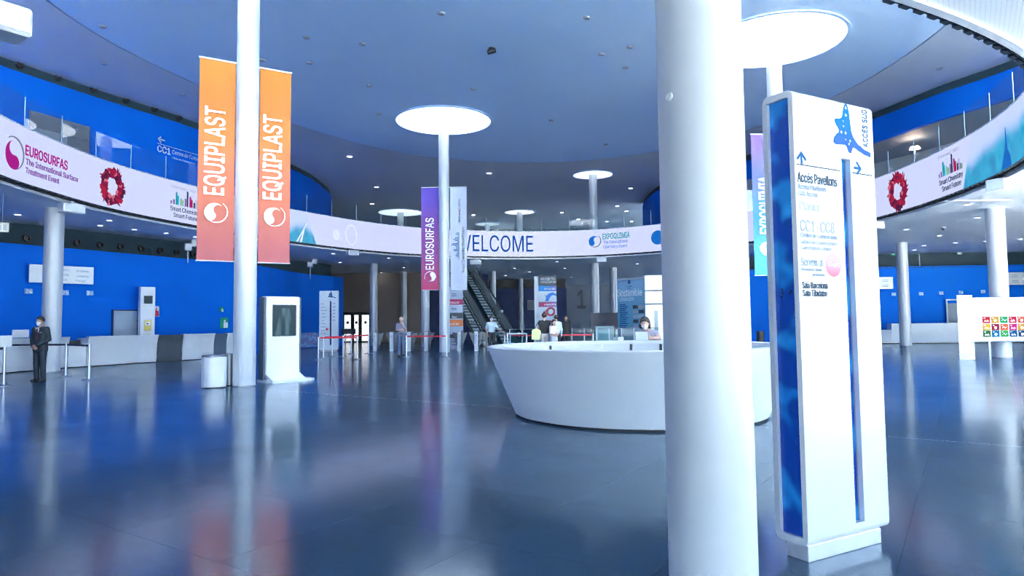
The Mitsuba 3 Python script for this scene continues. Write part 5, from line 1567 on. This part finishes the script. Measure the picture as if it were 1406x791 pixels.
    if mask:
        mk = Manifold.batch_hull([sph(H(.075, 0, -.012), .030, 14), sph(H(.105, 0, -.035), .014, 12), sph(H(.055, .05, -.035), .022, 12), sph(H(.055, -.05, -.035), .022, 12), sph(H(.065, 0, -.085), .032, 14)])
        scene[k + '__face_mask'] = mikit.ply(mv(tri(mk), F), PRINTW, 60)
    for nm, m, mt in (extras or []):
        scene[f'{k}__{nm}'] = mikit.ply(mv(m, F), mt, 50)
    return k


def stand(**o):
    J = dict(head=(0, -.03, 1.64), neck=(0, 0, 1.47), chest=(0, 0, 1.30), pel=(0, 0, .97), shl=(.17, 0, 1.42), shr=(-.17, 0, 1.42), ell=(.23, .02, 1.14), elr=(-.23, .02, 1.14), wrl=(.24, -.08, .90), wrr=(-.24, -.08, .90),
             hipl=(.085, 0, .92), hipr=(-.085, 0, .92), knl=(.095, -.01, .50), knr=(-.095, -.01, .50), anl=(.10, .02, .09), anr=(-.10, .02, .09))
    J.update(o)
    return J


tie = extr(Polygon([(-.02, 0), (.02, 0), (.035, -.26), (0, -.32), (-.035, -.26)]), .012)
shirtv = extr(Polygon([(-.06, .02), (.06, .02), (0, -.26)]), .01)
KP = np.array([[1, 0, 0, 0], [0, 0, -1, 0], [0, 1, 0, 0], [0, 0, 0, 1.0]])   # x, y, z -> x, -z, y
person(MAN[:2], -6, stand(wrl=(.05, -.20, .98), wrr=(-.04, -.22, .96), ell=(.25, .0, 1.15), elr=(-.25, .0, 1.15), hdl=(-1, -.3, -.5), hdr=(1, -.3, -.5)),
       [('suit_jacket', 'jacket', SUIT), ('trousers', 'trousers', SUIT), ('shoes', 'shoes', BLACK)],
       'man in a dark suit with a white face mask standing beside the left queue posts', scale=1.0, mask=True, headdir=(-.12, -1, -.08),
       extras=[('shirt_front', mv(shirtv, np.array([[1, 0, 0, 0], [0, 0, -1, -.118], [0, 1, 0, 1.46], [0, 0, 0, 1.0]])), PRINTW), ('shirt_front__tie', mv(tie, np.array([[1, 0, 0, 0], [0, 0, -1, -.126], [0, 1, 0, 1.44], [0, 0, 0, 1.0]])), M('tie_wine', (0.10, .02, .03), .6)),
               ('suit_jacket__pocket_square', mv(box(.07, .13, 1.33, 1.345, 0, .01), np.array([[1, 0, 0, 0], [0, 0, -1, -.120], [0, 1, 0, 0], [0, 0, 0, 1.0]])), PRINTW)])
G = fl(551, 490)
person(G[:2], 8, stand(elr=(-.20, -.10, 1.17), wrr=(-.02, -.19, 1.17), hdr=(1, -.1, .1), ell=(.20, -.12, 1.20), wrl=(.05, -.20, 1.46), hdl=(-.3, .1, 1)),
       [('shirt', 'shirt', SHIRTV), ('trousers', 'trousers', TROUSB), ('shoes', 'shoes', BLACK)],
       'bald guard in grey and blue holding a hand to his face by the turnstiles', hair=0, skin=SKIN2,
       extras=[('trousers__belt', mv(lathe([(0.155, 0), (.16, 0), (.16, .05), (.155, .05)], 24), np.diag([1.0, .78, 1, 1]) @ frame((0, 0, 1.0))), BLACK), ('shirt__badge', mv(extr(Point(.1, 1.35).buffer(.03, 10), .01), np.array([[1, 0, 0, 0], [0, 0, -1, -.112], [0, 1, 0, 0], [0, 0, 0, 1.0]])), PRINTW)])
Wm = fl(675, 485.5)
person(Wm[:2], 6, stand(knl=(.10, -.10, .51), anl=(.13, .10, .12), knr=(-.09, -.06, .50), anr=(-.10, -.10, .09), ell=(.32, -.03, 1.18), wrl=(.50, -.16, 1.02), elr=(-.25, .02, 1.15), wrr=(-.20, -.10, .90)),
       [('shirt', 'shirt', SHIRTW), ('trousers', 'trousers', CLOTHB), ('shoes', 'shoes', BLACK)],
       'masked man in a pale blue shirt walking in front of the escalators', mask=True, headdir=(.05, -1, -.05))
p = at(747.7, 460, 26.0)
person(p[:2], 185, stand(elr=(-.22, .05, 1.15), wrr=(-.17, -.12, 1.0), ell=(.24, .03, 1.15), wrl=(.27, -.04, .92)), [('top', 'top', CLOTHB), ('trousers', 'trousers', CLOTHK), ('shoes', 'shoes', BLACK)],
       'woman in a black top and beige trousers seen from behind beside a yellow bag', hair=4, hairmat=HAIRB, skin=SKIN2, scale=1.03)
bq = at(736.0, 459, 25.9)
k = thing('handbag', 'pale yellow handbag hanging beside the woman in black', 'bag')
scene[k + '__body'] = mikit.ply(mv(extr(Polygon([(-.15, -.17), (.12, -.19), (.15, .12), (.0, .2), (-.14, .14)]).buffer(.03), .09), panel(bq, 5)), M('bag_yellow', (0.70, .68, .32), .6), False)
scene[k + '__strap'] = mikit.ply(mv(tube([(-.08, .16, .04), (0.05, .42, .04), (.18, .52, .04), (.1, .2, .04)], .013, 6), panel(bq, 5)), BLACK, 40)
p = at(760.5, 460, 25.8)
person(p[:2], 30, stand(elr=(-.2, -.06, 1.14), wrr=(-.02, -.2, 1.12), hdr=(1, 0, 0), ell=(.2, -.06, 1.14), wrl=(.02, -.22, 1.08), hdl=(-1, 0, 0)), [('blouse', 'shirt', CLOTHP), ('trousers', 'trousers', LGREY), ('shoes', 'shoes', BLACK)],
       'short dark-haired woman in a pink and white blouse with folded arms', hair=2, skin=SKIN2, scale=.88,
       extras=[('dark_bag', rbox(-.18, .04, -.2, -.12, .55, .78, .02), BLACK)])
p = at(764, 460, 27.6)
person(p[:2], 200, stand(), [('shirt', 'longshirt', SHIRTW), ('trousers', 'trousers', CLOTHB), ('shoes', 'shoes', BLACK)], 'man in a pale shirt and a white cap standing behind the two women', hair=1, scale=.99,
       extras=[('cap', mv(lathe([(0, .12), (.06, .10), (.098, .03), (.10, 0), (0, 0)], 24), frame((0, -.03, 1.68))), PRINTW)])
p = at(777, 460, 33.0)
person(p[:2], 15, stand(), [('jacket', 'jacket', CLOTHB), ('trousers', 'trousers', CLOTHB), ('shoes', 'shoes', BLACK)], 'person in dark clothes standing in the shade before the grey wall', scale=1.0)
# the woman at the desk
p = at(887.5, 450, 14.02)
dx = DC[0]
person((p[0], p[1]), -4, stand(head=(-.055, -.21, 1.43), neck=(.02, -.06, 1.29), chest=(.02, -.02, 1.12), pel=(0, .06, .84), shl=(.185, -.04, 1.22), shr=(-.15, -.05, 1.23), ell=(.235, -.20, 1.13), wrl=(.06, -.42, 1.135), elr=(-.22, -.22, 1.13), wrr=(-.14, -.42, 1.135),
                                hdl=(-1, -.4, .0), hdr=(.3, -1, 0), hipl=(.085, .06, .80), hipr=(-.085, .06, .80), knl=(.095, .02, .44), knr=(-.095, .02, .44)),
       [('top', 'top', CLOTHM), ('trousers', 'trousers', CLOTHB), ('shoes', 'shoes', BLACK)], 'woman with dark wavy hair and a white mask leaning over a laptop at the desk', hair=3, skin=SKIN2, mask=True, headdir=(-.25, -1, -.35))
